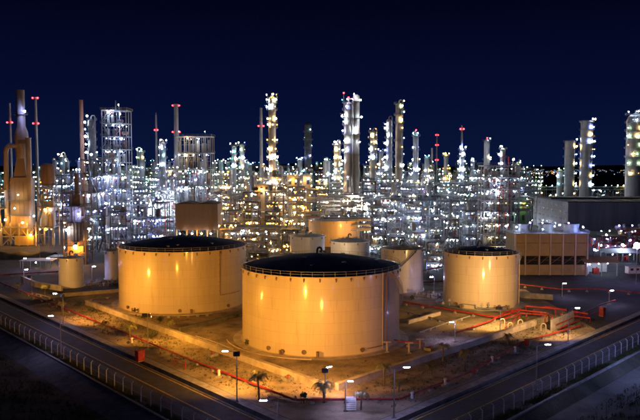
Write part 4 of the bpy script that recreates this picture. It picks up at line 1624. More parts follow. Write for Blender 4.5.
tower_px(234, 146, 2.3, 610, 'left one of a lamp-studded column pair left of the warm column', 23, plats=pz(610, 146, 154, 161, 168), lamps=2, mix=MIX_FAR, lscale=1.6, goose=False)
tower_px(242, 144, 2.3, 615, 'right one of a lamp-studded column pair left of the warm column', 24, plats=pz(615, 145, 152, 160, 169), lamps=2, mix=MIX_FAR, lscale=1.6, goose=False)
tower_px(163, 142, 2.6, 520, 'white-lamped column between the thin red mast and the thick pale chimney', 25, plats=pz(520, 143, 150, 158, 167), lamps=2, lscale=1.7)
tower_px(570, 141, 4.8, 560, 'shorter pale column of the pair standing beyond the warehouse', 26, plats=pz(560, 142, 149, 157, 166, 176, 186), lamps=2, side=1, ring=True, mix={'white': 4, 'warm': 3, 'blue': 1}, lscale=1.5, goose=False, dome=False)
tower_px(587, 121, 5.8, 555, 'taller pale column of the pair standing beyond the warehouse', 27, plats=pz(555, 122, 130, 137, 144, 152, 159, 168, 178, 187), lamps=2, side=1, ring=True, mix={'white': 4, 'warm': 4, 'blue': 1}, lscale=1.5, goose=False, dome=False)
tower_px(636, 113, 8.5, 520, 'broad pale column cut by the right picture edge', 28, plats=pz(520, 115, 123, 131, 139, 148, 157, 166, 176), lamps=3, ring=True, mix={'white': 2, 'warm': 4, 'green': 2}, lscale=1.2)
tower_px(560, 169, 3.0, 600, 'low dark column at the left foot of the pale pair', 29, plats=pz(600, 171, 178, 186), lamps=2, mix=MIX_FAR, goose=False)
tower_px(62, 155, 2.6, 560, 'small column left of the red-brown chimney', 30, plats=pz(560, 157, 166, 176), lamps=2, lscale=1.3)
tower_px(141, 150, 2.6, 580, 'small column right of the white lattice tower', 31, plats=pz(580, 152, 160, 170), lamps=2, mix=MIX_FAR, lscale=1.3)
tower_px(300, 158, 2.4, 640, 'short dotted column beside the dim dark column', 32, mix=MIX_FAR, lamps=2, goose=False, lscale=1.3)
tower_px(427, 156, 2.4, 600, 'short column right of the grey red-lamped column', 34, mix=MIX_FAR, lamps=2, goose=False, lscale=1.3)
tower_px(446, 154, 2.2, 640, 'amber-lit short column left of the thin-mast column', 35, mix={'sodium': 1}, lamps=3, goose=False, lscale=1.3)
tower_px(328, 160, 2.2, 560, 'short column left of the short warm-lamped column', 36, mix=MIX_COOL, lamps=2, lscale=1.3)
tower_px(381, 150, 2.2, 570, 'short column in the gap before the dark-topped column', 37, mix=MIX_COOL, lamps=2, goose=False, lscale=1.3)
tower_px(221, 160, 2.2, 640, 'short column right of the wide white structure', 38, mix=MIX_FAR, lamps=2, goose=False, lscale=1.2)
tower_px(250, 163, 2.0, 700, 'far short column between the column pair and the grey chimney', 39, mix=MIX_FAR, lamps=2, goose=False, lscale=1.3)
tower_px(517, 163, 2.2, 620, 'far short column at the right end of the lit plant', 40, mix=MIX_FAR, lamps=2, goose=False, lscale=1.3)

chim_px(81, 100, 2.3, 420, 'tall red-brown chimney at left', material='red_stack')
chim_px(9.5, 103, 1.3, 470, 'thin pale chimney with red lights at the left edge', reds=(122.5,))
chim_px(35.5, 97, 1.4, 470, 'thin pale chimney with two red lights, right of the brown furnace stack', reds=(123.5, 98))
chim_px(176, 104, 2.6, 540, 'thick pale tapering chimney with red lights, behind the wide white structure', reds=(105.5, 132))
chim_px(261, 108, 1.6, 540, 'slender grey-blue chimney with one red light beside the warm column', reds=(126,))
chim_px(432, 148, 1.0, 640, 'thin dim chimney left of the far red-lit mast', reds=())
for px_, top_, Y_, reds_, lab in ((156, 115, 590, (130,), 'thin lattice mast with red light between the lattice tower and thick chimney'),
                                  (437, 135, 760, (135, 145, 160), 'far lattice mast with three red lights right of centre'),
                                  (462, 128, 519, (129,), 'thin lattice mast with red tip rising over its column')):
    X, Z = at(px_, top_, Y_)
    lattice_mast(X, Y_, 1.0, Z, lab, reds=[at(px_, r, Y_)[1] for r in reds_])

# white lattice tower, wide white structure, red-piped structure
X, Z = at(116.5, 111, 400)
lt = steel_structure(X, 400, 13.5, 11, Z, 10, 'tall white-lit lattice tower with a yellow top railing', 41, mix={'white': 5, 'blue': 3}, lamp_n=3, frame='pale_steel', lscale=1.2, red_pipe=.3, fill=1.0, top='yellow', name='lattice_tower', brace=.6, top_fill=.15, dim=.15)
m = MB(); m.cyl((-.5, 0, Z), (-.5, 0, Z + 6), .35, .25, 8); m.build('vent_pipe', 'steel', lt)
X, Z = at(107, 158, 392)
steel_structure(X, 388, 12, 8, Z, 5, 'lower steel frame built onto the foot of the white lattice tower', 42, mix={'white': 5, 'blue': 3}, frame='pale_steel', lscale=1.4, red_pipe=.3)
X, Z = at(195, 137, 430)
steel_structure(X, 430, 21, 14, Z, 6, 'wide white-lit structure of vertical vessels in front of the thick chimney', 43, mix={'white': 6, 'warm': 1, 'green': 1}, lamp_n=5, fill=1.0, frame='pale_steel', lscale=1.2, brace=.1, tall=.9, top_fill=0, dim=.2)
X, Z = at(499, 166, 325)
steel_structure(X, 325, 16, 12, Z, 8, 'dense steel structure with red risers behind the mid-sized tank', 44, mix={'white': 6, 'warm': 2}, lamp_n=4, fill=.95, frame='pale_steel', lscale=.9, red_pipe=.45)
X, Z = at(88, 160, 380)
steel_structure(X, 385, 9, 8, Z, 5, 'pale frame under the red-brown chimney', 45, mix=MIX_COOL, frame='steel', lscale=1.3)

# left furnace with stacks and ducts
Yf = 372
X0, _ = at(24, 240, Yf)
t = thing('furnace', 'brown furnace with a thick tall stack and elbow ducts at far left', 'furnace', (X0, Yf, 0))
zt = at(24, 90, Yf)[1]; zs = at(24, 132, Yf)[1]
m = MB(); m.lathe([(2.9, zs - 14), (3.7, zs - 3), (3.4, zs), (2.25, zs + 3), (2.15, zt), (1.8, zt), (1.8, zt - 2)], 0, 0, 24); m.build('stack', 'stack_brown', t)
m = MB(); m.lathe([(2.2, zs + 9), (3.6, zs + 9), (3.6, zs + 9.15), (2.2, zs + 9.15)], 0, 0, 18); railing(m, [(3.5 * math.cos(R(a)), 3.5 * math.sin(R(a)), zs + 9.15) for a in range(0, 360, 30)], closed=True); m.build('platform', 'dark_steel', t)
m = MB(); m.box(0, 0, 22, 9, 9, 24); m.prism([(-4.5, -4.5), (4.5, -4.5), (4.5, 4.5), (-4.5, 4.5)], 34, 36)
for i in range(5):
    m.box(-4.5 + 2.25 * i, -4.6, 22, .3, .3, 24)
m.build('firebox', 'brown_cladding', t)
m = MB(); m.lathe([(4.6, 36), (2.9, zs - 14)], 0, 0, 4, R(45)); m.build('hood', 'brown_cladding', t)
zl = at(10, 148, Yf)[1]
m = MB(); m.tube([(-7.6, -2, 2), (-7.6, -2, zl - 2), (-7.0, -2, zl), (-5.6, -2, zl + 1.2), (-1, -2, zl + 1.2)], 1.35, 16); m.build('duct', 'stack_brown', t)
zr_ = at(33, 138, Yf)[1]
m = MB(); m.cyl((4.9, -3, 2), (4.9, -3, zr_), 1.35, 1.35, 16); m.cyl((4.9, -3, zr_ - .4), (4.9, -3, zr_), 1.6, 1.6, 16); m.build('side_stack', 'stack_brown', t)
m = MB(); m.box(1.6, -2.4, zr_ - 2, 4, 2.4, 2); m.build('crossover_duct', 'rust_brown', t)
for i, z in enumerate((9.6, 16, 24)):
    m = MB(); m.box(0, -5.6, z, 13, 2.4, .2); railing(m, [(-6.5 + k_ * 2.6, -6.8, z) for k_ in range(6)]); m.build('walkway', 'steel', t)
m = MB()
for sx in (-9, -4.5, 0, 4.5, 9):
    for sy in (-6, 5):
        m.box(sx, sy, 6, .6, .6, 12)
for z in (5, 10):
    m.bar((-9, -6, z), (9, -6, z), .5); m.bar((-9, 5, z), (9, 5, z), .5)
for sx in (-9, 9):
    m.bar((sx, -6, 10), (sx, 5, 10), .5)
for sx in (-9, 0):
    m.bar((sx, -6, 0), (sx + 9, -6, 10), .3); m.bar((sx + 9, -6, 0), (sx, -6, 10), .3)
m.build('leg_frame', 'beige_steel', t)
m = MB(); m.box(-3, -4, 8, 14, 3, 3.4); m.build('air_duct', 'ochre_wall', t)
m = MB(); m.box(3, -5, 3, 10, 4, 5); m.build('burner_plenum', 'ochre_wall', t)
lamp(t, 4, -4.5, at(28, 112, Yf)[1], 'blue', 2.2)
for xx, zz, kk, ss in ((-6, 14, 'sodium', 1.6), (3, 12.5, 'sodium', 1.6), (-1, 20, 'warm', 1.2), (7, 6, 'sodium', 1.8), (-10, 5, 'sodium', 1.8), (1, 27, 'warm', 1.0), (9, 16, 'white', 1.4), (-8, 26, 'white', 1.2)):
    lamp(t, xx, -8.2, zz, kk, ss)

X, Z = at(46, 165, 366)
t = steel_structure(X, 368, 8, 8, Z * .72, 3, 'steel frame carrying fat drums right of the brown furnace', 46, mix={'white': 2, 'sodium': 3, 'warm': 2}, frame='beige_steel', lscale=1.5, fill=.5)
for sx in (-1,):
    m = MB(); m.vessel(0, 0, Z * .72 + .5, Z + 1, 3.6, 20); m.build('top_drum', 'rust_brown', t)
m = MB(); m.vessel(-1.2, -2, 9, 24, 2.2, 16); m.build('lower_drum', 'pale_steel', t)
m = MB(); m.vessel(2.4, -2, 9, 24, 1.7, 16); m.build('lower_drum', 'beige_steel', t)
X, Z = at(2, 190, 366)
steel_structure(X - 4, 366, 9, 8, Z, 3, 'low orange-lit frame at the extreme left edge', 47, mix=MIX_SODIUM, frame='beige_steel', lscale=1.4)

# small furnace with the glaring orange lamp
Yg = 300
Xg, zg = at(77, 190, Yg)
t = thing('heater', 'dark brown heater with a glaring orange lamp above the small white tank', 'furnace', (Xg, Yg, 0))
z1, z2, z3 = pz(Yg, 245, 222, 206)
m = MB(); m.box(0, 0, (3 + z2) / 2, 6.6, 6.6, z2 - 3)
for i in range(6):
    m.box(-3.3 + 1.32 * i, -3.35, (3 + z2) / 2, .2, .2, z2 - 3)
m.build('firebox', 'rust_brown', t)
m = MB(); m.box(0, 0, (z2 + z3) / 2, 4.8, 4.8, z3 - z2 - .3)
for k_ in range(5):
    m.tube([(-2.4 + k_ * 1.2, -2.7, z2 + .3), (-2.4 + k_ * 1.2, -2.7, z3 - .4)], .16, 6)
m.build('convection_section', 'brown_cladding', t)
m = MB(); m.box(0, 0, z3 + 2.5, 3.6, 3.6, 4.8); m.cyl((0, 0, z3 + 4.9), (0, 0, zg + 7), 1.0, .9, 14); m.cyl((0, 0, zg + 6.6), (0, 0, zg + 7.05), 1.15, 1.15, 14); m.build('stack', 'stack_brown', t)
for z in (z1, z2, z3):
    m = MB(); m.lathe([(2.6, z), (5.6, z), (5.6, z + .15), (2.6, z + .15)], 0, 0, 16); railing(m, [(5.5 * math.cos(R(a)), 5.5 * math.sin(R(a)), z + .15) for a in range(0, 360, 30)], closed=True); m.build('platform', 'dark_steel', t)
m = MB()
for sx in (-1, 1):
    for sy in (-1, 1):
        m.box(sx * 2.8, sy * 2.8, 2, .5, .5, 4)
    m.bar((sx * 2.8, -2.8, 3), (sx * 2.8, 2.8, 3), .3)
m.bar((-2.8, -2.8, 3), (2.8, -2.8, 3), .3)
m.build('leg_frame', 'steel', t)
m = MB()
zf = z3 + 6
lv_ = [zf * i / 6 for i in range(1, 7)]
for sx in (-1, 1):
    for sy in (-1, 1):
        m.box(sx * 4.6, sy * 4.6, zf / 2, .4, .4, zf)
for z in lv_:
    for s2 in (-1, 1):
        m.bar((-4.6, s2 * 4.6, z), (4.6, s2 * 4.6, z), .28)
        m.bar((s2 * 4.6, -4.6, z), (s2 * 4.6, 4.6, z), .28)
for z, z_n in zip([0] + lv_, lv_):
    m.bar((-4.6, -4.6, z), (4.6, -4.6, z_n), .2)
    m.bar((0, -4.6, z), (0, -4.6, z_n), .18)
m.build('outer_frame', 'rust_brown', t)
lamp(t, .6, -5.4, at(78, 247, Yg - 5)[1], 'sodium', 3.0)
lamp(t, 2.2, -5.3, at(81, 214, Yg - 5)[1], 'blue', 2.0)
lamp(t, -3.2, -4.6, at(71, 230, Yg - 5)[1], 'white', 1.9)
lamp(t, -5.4, -2, at(61, 248, Yg - 4)[1], 'white', 1.5)
lamp(t, 5.6, -2, at(95, 240, Yg - 4)[1], 'warm', 1.0)

# brown hopper building on legs
Yh = 305
x0, _ = at(175.5, 232, Yh); x1, _ = at(218, 232, Yh)
zb, zm, zt = pz(Yh, 230, 204, 201.5)
t = thing('hopper_building', 'plain brown clad box building on legs behind the big left tank', 'building', ((x0 + x1) / 2, Yh, 0))
w_ = x1 - x0
m = MB(); m.box(0, 6, (zb + zm) / 2, w_, 12, zm - zb)
m.build('wall', 'brown_cladding', t)
for sx in (-1, 1):
    m = MB()
    cx = sx * w_ / 4
    hw = w_ / 4
    m.poly([(cx - hw, -.3, zm), (cx + hw, -.3, zm), (cx, -.3, zt)])
    m.poly([(cx - hw, -.3, zm), (cx, -.3, zt), (cx, 12.3, zt), (cx - hw, 12.3, zm)])
    m.poly([(cx, -.3, zt), (cx + hw, -.3, zm), (cx + hw, 12.3, zm), (cx, 12.3, zt)])
    m.poly([(cx - hw, 12.3, zm), (cx, 12.3, zt), (cx + hw, 12.3, zm)])
    m.build('roof', 'roof_dark', t)
for i in range(9):
    m = MB(); m.box(-w_ / 2 + w_ * (i + .5) / 9, -.05, (zb + zm) / 2, w_ / 9 - .04, .08, zm - zb - .1); m.build('panel', 'brown_cladding', t)
m = MB()
for i in range(5):
    for y in (1, 11):
        m.box(-w_ / 2 + .3 + (w_ - .6) * i / 4, y, zb / 2, .5, .5, zb)
for z in (zb * .33, zb * .66):
    m.bar((-w_ / 2, 1, z), (w_ / 2, 1, z), .35)
for sx in (-1, 1):
    m.bar((sx * (w_ / 2 - .3), 1, zb * .66), (sx * (w_ / 2 - .3), 11, zb * .66), .35)
m.build('leg_frame', 'ochre_wall', t)
for i, (fx, kk) in enumerate(((-.38, 'white'), (-.1, 'sodium'), (.12, 'sodium'), (.34, 'white'), (.5, 'sodium'))):
    lamp(t, fx * w_, -.9 if i < 4 else 3, zb - 1.5 if i < 4 else zb + 1.5, kk, 1.1)
m = MB()
for z in range(3):
    m.bar((w_ / 2 + 2, -1, zb * z / 3), (w_ / 2 + 2, 8, zb * (z + 1) / 3), 1.0, .2)
m.box(w_ / 2 + 2, 4, zb, 3, 8, .2)
m.build('stair_tower', 'ochre_wall', t)

# ochre plant buildings
def box_building(px0, px1, ytop, Y, base_z, label, wall, roof, rows, cols, depth=10, lamps=2):
    x0, z = at(px0, ytop, Y); x1, _ = at(px1, ytop, Y)
    w = x1 - x0
    t = thing('plant_building', label, 'building', ((x0 + x1) / 2, Y, 0))
    m = MB(); m.box(0, depth / 2, z / 2, w, depth, z); m.build('wall', wall, t)
    m = MB(); m.box(0, depth / 2, z + .2, w + .8, depth + .8, .4); m.build('roof', roof, t)
    for r in range(rows):
        for c in range(cols):
            wx, wz = -w / 2 + w * (c + .5) / cols, z - (z - base_z) * (r + .6) / rows
            m = MB(); m.box(wx, -.04, wz, w / cols * .5, .16, (z - base_z) / rows * .45); wi = m.build('window', 'dark_steel', t)
            m = MB(); m.box(wx, -.1, wz, w / cols * .42, .1, (z - base_z) / rows * .36); m.build('pane', 'glass', wi)
    rng = random.Random(len(label))
    for i in range(lamps):
        lamp(t, -w / 2 + w * (i + .5) / lamps, -1.2, z - 2 - rng.uniform(0, 3), rng.choice(['warm', 'white', 'sodium']), 1.3)
    return t


box_building(254, 269, 185, 430, 24, 'small ochre building with windows among lamps left of centre', 'ochre_wall', 'pale_roof', 2, 3, lamps=3)
box_building(287, 311, 175, 480, 28, 'flat ochre building right of the warm-lit column', 'ochre_wall', 'pale_roof', 1, 4, lamps=4)
box_building(516, 526, 198, 420, 8, 'green-lit narrow building left of the warehouse', 'green_paint', 'pale_roof', 2, 2, lamps=2)

# ------------------------------------------------------------------ cooling tower building at right
Yc = 268
x0, _ = at(515, 270, Yc); x1, _ = at(587, 270, Yc)
w_ = x1 - x0
z0c, za, zo1, zo2, zp, ztop = 0.0, *pz(Yc, 264.5, 264.5, 256, 243, 234)
t = thing('cooling_tower', 'brown panelled cooling tower with dark openings and white-lit fans on top', 'cooling tower', ((x0 + x1) / 2, Yc, 0))
dep = 14
m = MB(); m.box(0, dep / 2 + 1.2, ztop / 2, w_ - .4, dep - 2, ztop - .3); m.build('shade_core', 'dark_void', t)  # near-black box, painted as the shade behind the openings
bays = [0, .139, .333, .486, .66, .833, 1.0]
for i in range(6):
    a, b = -w_ / 2 + w_ * bays[i] + .3, -w_ / 2 + w_ * bays[i + 1] - .3
    for (zl_, zh_) in ((0.05, za - .1), (zo2 + .05, zp - .1), (zp + .05, ztop - .05)):
        m = MB(); m.box((a + b) / 2, .1, (zl_ + zh_) / 2, b - a, .25, zh_ - zl_); m.build('panel', 'tower_panel', t)
    m = MB(); m.bar((a, .5, za), (b, .5, zo2), .12); m.bar((a, .6, (za + zo2) / 2), (b, .6, (za + zo2) / 2), .1); m.build('louvre_brace', 'rust_brown', t)
for i in range(7):
    m = MB(); m.box(-w_ / 2 + w_ * bays[i], 0, ztop / 2, .5, .7, ztop); m.build('pillar', 'beige_steel', t)
for sx in (-1, 1):
    for zl_, zh_ in ((0.05, za), (zo2, ztop)):
        m = MB(); m.box(sx * (w_ / 2 - .05), dep / 2 + .6, (zl_ + zh_) / 2, .3, dep - 1, zh_ - zl_); m.build('side_panel', 'tower_panel', t)
m = MB(); m.box(0, dep / 2, ztop + .12, w_ + 1, dep + 1, .25); dk = m.build('deck', 'steel', t)
m = MB(); railing(m, [(-w_ / 2 - .4, dep, ztop + .25)] + [(-w_ / 2 - .4 + (w_ + .8) * i / 14, -.4, ztop + .25) for i in range(15)] + [(w_ / 2 + .4, dep, ztop + .25)]); m.build('railing', 'steel', dk)
for i, fx in enumerate((-.36, .0, .36)):
    m = MB(); cx = fx * w_
    m.lathe([(3.3, ztop + .25), (2.9, ztop + 1.2), (2.8, ztop + 2.2), (3.1, ztop + 3.4), (3.0, ztop + 3.4), (2.7, ztop + 2.2), (2.8, ztop + .4)], cx, dep / 2, 24)
    fs = m.build('fan_stack', 'steel', t)
    m = MB()
    for k_ in range(5):
        a = k_ * 1.2566
        m.bar((cx, dep / 2, ztop + 1.9), (cx + 2.5 * math.cos(a), dep / 2 + 2.5 * math.sin(a), ztop + 2.0), .5, .08)
    m.cyl((cx, dep / 2, ztop + 1.6), (cx, dep / 2, ztop + 2.2), .4, .3, 10)
    m.build('fan', 'steel', fs)
for fx, yy, zz, kk, ss in ((-.28, 2, 4.2, 'violet', 1.2), (.12, 1, 3.4, 'white', 1.2), (.27, 3, 4, 'violet', .9), (-.47, 2, 2.5, 'white', 1.0), (-.12, .5, 1.8, 'white', .8), (.46, 2, 2.5, 'blue', 1.3)):
    lamp(t, fx * w_, yy, ztop + zz, kk, ss)

# ------------------------------------------------------------------ warehouse
xw0, yw0, yw1, hw_ = 153, 430, 500, 19.6
t = thing('warehouse', 'huge dark flat-roofed warehouse with a window-dotted left wall', 'warehouse', (xw0, yw0, 0))
LW = 150
m = MB(); m.box(LW / 2, 35, hw_ / 2, LW, 70, hw_); m.build('wall', 'wall_navy', t)
m = MB(); m.box(-.2, 35, hw_ / 2, .3, 70, hw_ - .2); m.build('end_wall', 'wall_grey', t)
m = MB(); m.prism([(-.8, -.8), (LW + 1, -.8), (LW + 1, 71), (-.8, 71)], hw_ + .02, hw_ + .6)
for i in range(14):
    m.box(5 + i * 10.6, 35, hw_ + .75, .4, 70, .3)
m.box(LW / 2, 35, hw_ + 1.1, LW, 4, 1.0)
m.build('roof', 'roof_dark', t)
for i in range(15):
    m = MB(); m.box(i * 10 + 5, -.1, hw_ / 2, 9.7, .2, hw_ - .5); m.build('panel', 'wall_navy', t)
m = MB(); m.box(0, 0, 0, .12, 4.2, 1.7); WFR = m.mesh('window', 'wall_grey')
m = MB(); m.box(-.05, 0, 0, .1, 3.7, 1.3); WPN = m.mesh('pane', 'glass')
for r in range(4):
    for c in range(8):
        wi = put('window', WFR, t, (-.39, 5 + c * 8.4, hw_ - 2.6 - r * 4.0))
        put('pane', WPN, wi, (-.04, 0, 0))
for yy, kk in ((10, 'violet'), (34, 'white'), (58, 'white')):
    lamp(t, -5, yy, 4, kk, 1.6)

# ------------------------------------------------------------------ sheds at right
def shed(px0, px1, py_base, ztop, depth, label, roof, lit, seed, rise=1.6, post='pale_steel', wall=None):
    xa, ya = gnd(px0, py_base); xb, _ = gnd(px1, py_base)
    w = xb - xa
    t = thing('shed', label, 'shed', ((xa + xb) / 2, ya, 0))
    m = MB()
    n = max(3, int(w / 4) + 1)
    for i in range(n):
        for y in (0, depth):
            m.box(-w / 2 + w * i / (n - 1), y, ztop / 2, .3, .3, ztop)
    for y in (0, depth):
        m.bar((-w / 2, y, ztop - .15), (w / 2, y, ztop - .15), .25, .3)
    m.build('frame', post, t)
    m = MB()
    e = .8
    A = [(-w / 2 - e, -e, ztop), (w / 2 + e, -e, ztop), (w / 2 + e, depth / 2, ztop + rise), (-w / 2 - e, depth / 2, ztop + rise)]
    B = [(-w / 2 - e, depth / 2, ztop + rise), (w / 2 + e, depth / 2, ztop + rise), (w / 2 + e, depth + e, ztop), (-w / 2 - e, depth + e, ztop)]
    for q in (A, B):
        m.poly([(x, y, z + .1) for x, y, z in q]); m.poly([(x, y, z - .05) for x, y, z in q][::-1])
        for i in range(4):
            p1, p2 = q[i], q[(i + 1) % 4]
            m.poly([(p1[0], p1[1], p1[2] - .05), (p2[0], p2[1], p2[2] - .05), (p2[0], p2[1], p2[2] + .1), (p1[0], p1[1], p1[2] + .1)])
    m.build('roof', roof, t)
    if wall:
        m = MB(); m.box(0, depth - .2, ztop / 2, w, .2, ztop - .3); m.build('back_wall', wall, t)
    rng = random.Random(seed)
    for i in range(lit):
        lamp(t, -w / 2 + w * (i + .5) / lit, rng.uniform(.5, depth * .5), ztop - .9, rng.choice(['white', 'violet', 'blue']), .8)
    for i in range(int(w / 4)):
        m = MB(); hh = rng.uniform(1, 2.2)
        xx, yy = -w / 2 + 2 + i * 4, depth * .6
        m.box(xx, yy, hh / 2, 2.2, 1.6, hh); m.cyl((xx, yy - 1, .5), (xx, yy - 1, hh + .6), .25, None, 8)
        m.build('machine', rng.choice(['red_paint', 'pale_steel', 'white_paint', 'red_paint']), t)
    return t


shed(586, 617, 276, 5.2, 10, 'open shed with beige roof right of the cooling tower', 'tower_panel', 3, 51, wall='white_paint')
shed(588, 626, 250, 6.5, 26, 'long green-roofed open shed in front of the warehouse', 'green_roof', 5, 52, wall='wall_grey')
shed(606, 640, 262, 4.0, 6, 'low pale-roofed shelter near the right edge', 'pale_roof', 2, 53)
# red pump house frames at right edge
for (px_, py_, hh, lab, sd) in ((612, 250, 7, 'red-painted skid frame beside the green-roofed shed', 54), (634, 246, 9, 'taller red-painted frame at the right picture edge', 55)):
    x, y = gnd(px_, py_)
    steel_structure(x, y, 11, 6, hh, 2, lab, sd, mix={'white': 3, 'violet': 2, 'warm': 1}, frame='red_paint', red_pipe=.7, lamp_n=3, lscale=1.2)
for (px_, py_, hh, lab, sd) in ((599, 246, 5, 'low red skid under the near end of the green-roofed shed', 56), (623, 241, 6, 'red skid frame between the two other red frames', 57)):
    x, y = gnd(px_, py_)
    steel_structure(x, y, 10, 5, hh, 1, lab, sd, mix={'white': 3, 'violet': 3}, frame='red_paint', red_pipe=.6, lamp_n=4, lscale=1.2, dim=.2)
for (px_, py_), kk, lab in (((594, 268), 'violet', 'violet yard lamp just right of the cooling tower'), ((622, 262), 'white', 'white yard lamp beside the low pale-roofed shelter'), ((606, 250), 'violet', 'violet yard lamp at the green-roofed shed')):
    lq = street_lamp(*gnd(px_, py_), 7, 0, lab, arm=.3)
    lamp(lq, 0, 0, 7.6, kk, 1.8)
# white site cabin at the edge
x, y = gnd(637, 274)
t = thing('site_cabin', 'white site cabin at the right picture edge', 'cabin', (x, y, 0), R(8))
m = MB(); m.box(0, 1.3, 1.5, 7, 2.6, 2.6); m.build('wall', 'white_paint', t)
m = MB(); m.box(0, 1.3, 2.9, 7.3, 2.9, .2); m.build('roof', 'pale_roof', t)
for wx in (-2.2, 0.2):
    m = MB(); m.box(wx, -.03, 1.8, 1.3, .1, .9); wi = m.build('window', 'steel', t)
    m = MB(); m.box(wx, -.07, 1.8, 1.1, .06, .7); m.build('pane', 'glass', wi)
m = MB(); m.box(2.4, -.03, 1.3, .9, .08, 2.1); m.build('door', 'steel', t)
m = MB(); m.box(0, 1.3, .1, 6.6, 2.2, .2); m.build('base', 'concrete', t)

# flat canopies on the far left hardstand
for (a, b, lab) in (((20, 268), (52, 268), 'flat pale canopy beside the far left service road'), ((48, 264), (62, 264), 'small flat canopy nearest the small white left tank')):
    xa, ya = gnd(*a); xb, _ = gnd(*b)
    w = xb - xa
    t = thing('canopy', lab, 'canopy', ((xa + xb) / 2, ya, 0))
    m = MB(); m.box(0, 3, 3.1, w, 8, .25); m.build('roof', 'pale_roof', t)
    m = MB()
    for i in range(4):
        for y in (-.5, 6.5):
            m.box(-w / 2 + .4 + (w - .8) * i / 3, y, 1.5, .2, .2, 3)
    m.build('frame', 'steel', t)
    lamp(t, 0, 0, 2.3, 'warm', .7)

# ------------------------------------------------------------------ main pipe racks
def rack_px(a, b, z, label, seed, **kw):
    x0, y0 = gnd(*a); x1, y1 = gnd(*b)
    return pipe_rack(x0, y0, x1, y1, z, label, seed, **kw)


rack_px((222, 250), (300, 252), 12, 'pipe rack with warm lamps right of the brown hopper building', 61, mix=MIX_WARM, lamps=9, lscale=.9)
rack_px((325, 245), (445, 247), 14, 'long dark pipe rack behind the narrow white tank', 62, mix=MIX_COOL, lamps=12, lscale=.9, tiers=3)
rack_px((225, 236), (320, 236), 14, 'second pipe rack right of the hopper building, farther back', 63, mix=MIX_SODIUM, lamps=12)
rack_px((330, 232), (520, 232), 16, 'long lamp-dotted pipe rack crossing behind the right tanks', 64, mix=MIX_COOL, lamps=18, tiers=3)
rack_px((90, 240), (175, 240), 13, 'pipe rack at left between the heater and the hopper building', 65, mix=MIX_COOL, lamps=12, tiers=3)
rack_px((200, 222), (330, 222), 20, 'far pipe rack dotted with warm lamps left of centre', 66, mix=MIX_WARM, lamps=18, tiers=2, lscale=1.2)
rack_px((330, 219), (530, 219), 22, 'far pipe rack dotted with white lamps right of centre', 67, mix=MIX_COOL, lamps=24, tiers=2, lscale=1.2)
rack_px((50, 222), (200, 222), 20, 'far pipe rack with bluish lamps behind the lattice tower', 68, mix={'blue': 3, 'white': 3}, lamps=18, tiers=2, lscale=1.2)
rack_px((530, 206), (660, 206), 20, 'far lit pipe rack above the warehouse roof', 69, mix={'green': 2, 'warm': 3, 'white': 3}, lamps=22, tiers=2, lscale=1.2)
rack_px((225, 258), (262, 262), 8, 'low dark pipe rack between the hopper building and the nearest tank', 70, mix=MIX_COOL, lamps=5, lscale=.8)

rack_px((320, 236), (530, 237), 24, 'high dark pipe bridge crossing in front of the twin column', 71, mix=MIX_COOL, lamps=16, tiers=4, lscale=.8)
rack_px((100, 233), (222, 233), 25, 'high pipe bridge behind the brown hopper building', 72, mix=MIX_COOL, lamps=14, tiers=4, lscale=.8)
rack_px((218, 229), (330, 229), 26, 'high amber-lit pipe bridge left of the twin column', 73, mix=MIX_SODIUM, lamps=14, tiers=4, lscale=.9)
rack_px((330, 226), (535, 226), 30, 'highest far pipe bridge right of the twin column', 74, mix=MIX_COOL, lamps=20, tiers=4, lscale=.9)

# air-cooler bank with the dark roof at centre
X, Z = at(412, 199, 400)
t = thing('air_cooler', 'dark flat air-cooler bank raised among lamps at centre', 'air cooler', (X, 400, 0))
m = MB(); m.box(0, 0, Z, 26, 12, 1.6); m.build('cooler_box', 'dark_steel', t)
for i in range(4):
    m = MB(); m.lathe([(2.6, Z + .8), (2.4, Z + 2), (2.3, Z + 2), (2.3, Z + .9)], -9.6 + i * 6.4, 0, 16); m.build('fan_ring', 'dark_steel', t)
m = MB()
for i in range(5):
    for y in (-5, 5):
        m.box(-12 + 6 * i, y, Z / 2, .4, .4, Z)
    m.bar((-12 + 6 * i, -5, Z * .6), (-12 + 6 * i, 5, Z * .6), .3)
m.bar((-12, -5, Z * .6), (12, -5, Z * .6), .3)
m.build('leg_frame', 'steel', t)
for i in range(7):
    lamp(t, -12 + 4 * i, -6.5, Z - 2.2 + (i % 2) * 5, 'white', 1.1)

# ------------------------------------------------------------------ rows of process units
ORD = ['first', 'second', 'third', 'fourth', 'fifth', 'sixth', 'seventh', 'eighth', 'ninth', 'tenth', 'eleventh', 'twelfth', 'thirteenth', 'fourteenth', 'fifteenth', 'sixteenth', 'seventeenth', 'eighteenth']
ROWS = [  # name, Y, [pixel ranges], height range, lamp mix by pixel, lamp scale
    ('lowest', 292, [(247, 292), (424, 446)], (4.5, 8), .6),
    ('low', 322, [(222, 300), (366, 446)], (7, 13), .7),
    ('front', 345, [(92, 172), (222, 300), (368, 480)], (14, 24), .85),
    ('second', 400, [(130, 176), (218, 306), (340, 480)], (18, 30), 1.0),
    ('third', 455, [(52, 104), (130, 178), (214, 330), (338, 516)], (22, 36), 1.1),
    ('fourth', 530, [(40, 330), (330, 525)], (26, 40), 1.1),
    ('fifth', 640, [(40, 345), (330, 530)], (30, 46), 1.05),
    ('rearmost', 800, [(0, 330), (330, 545), (545, 660)], (30, 48), 1.15),
]
seed = 500
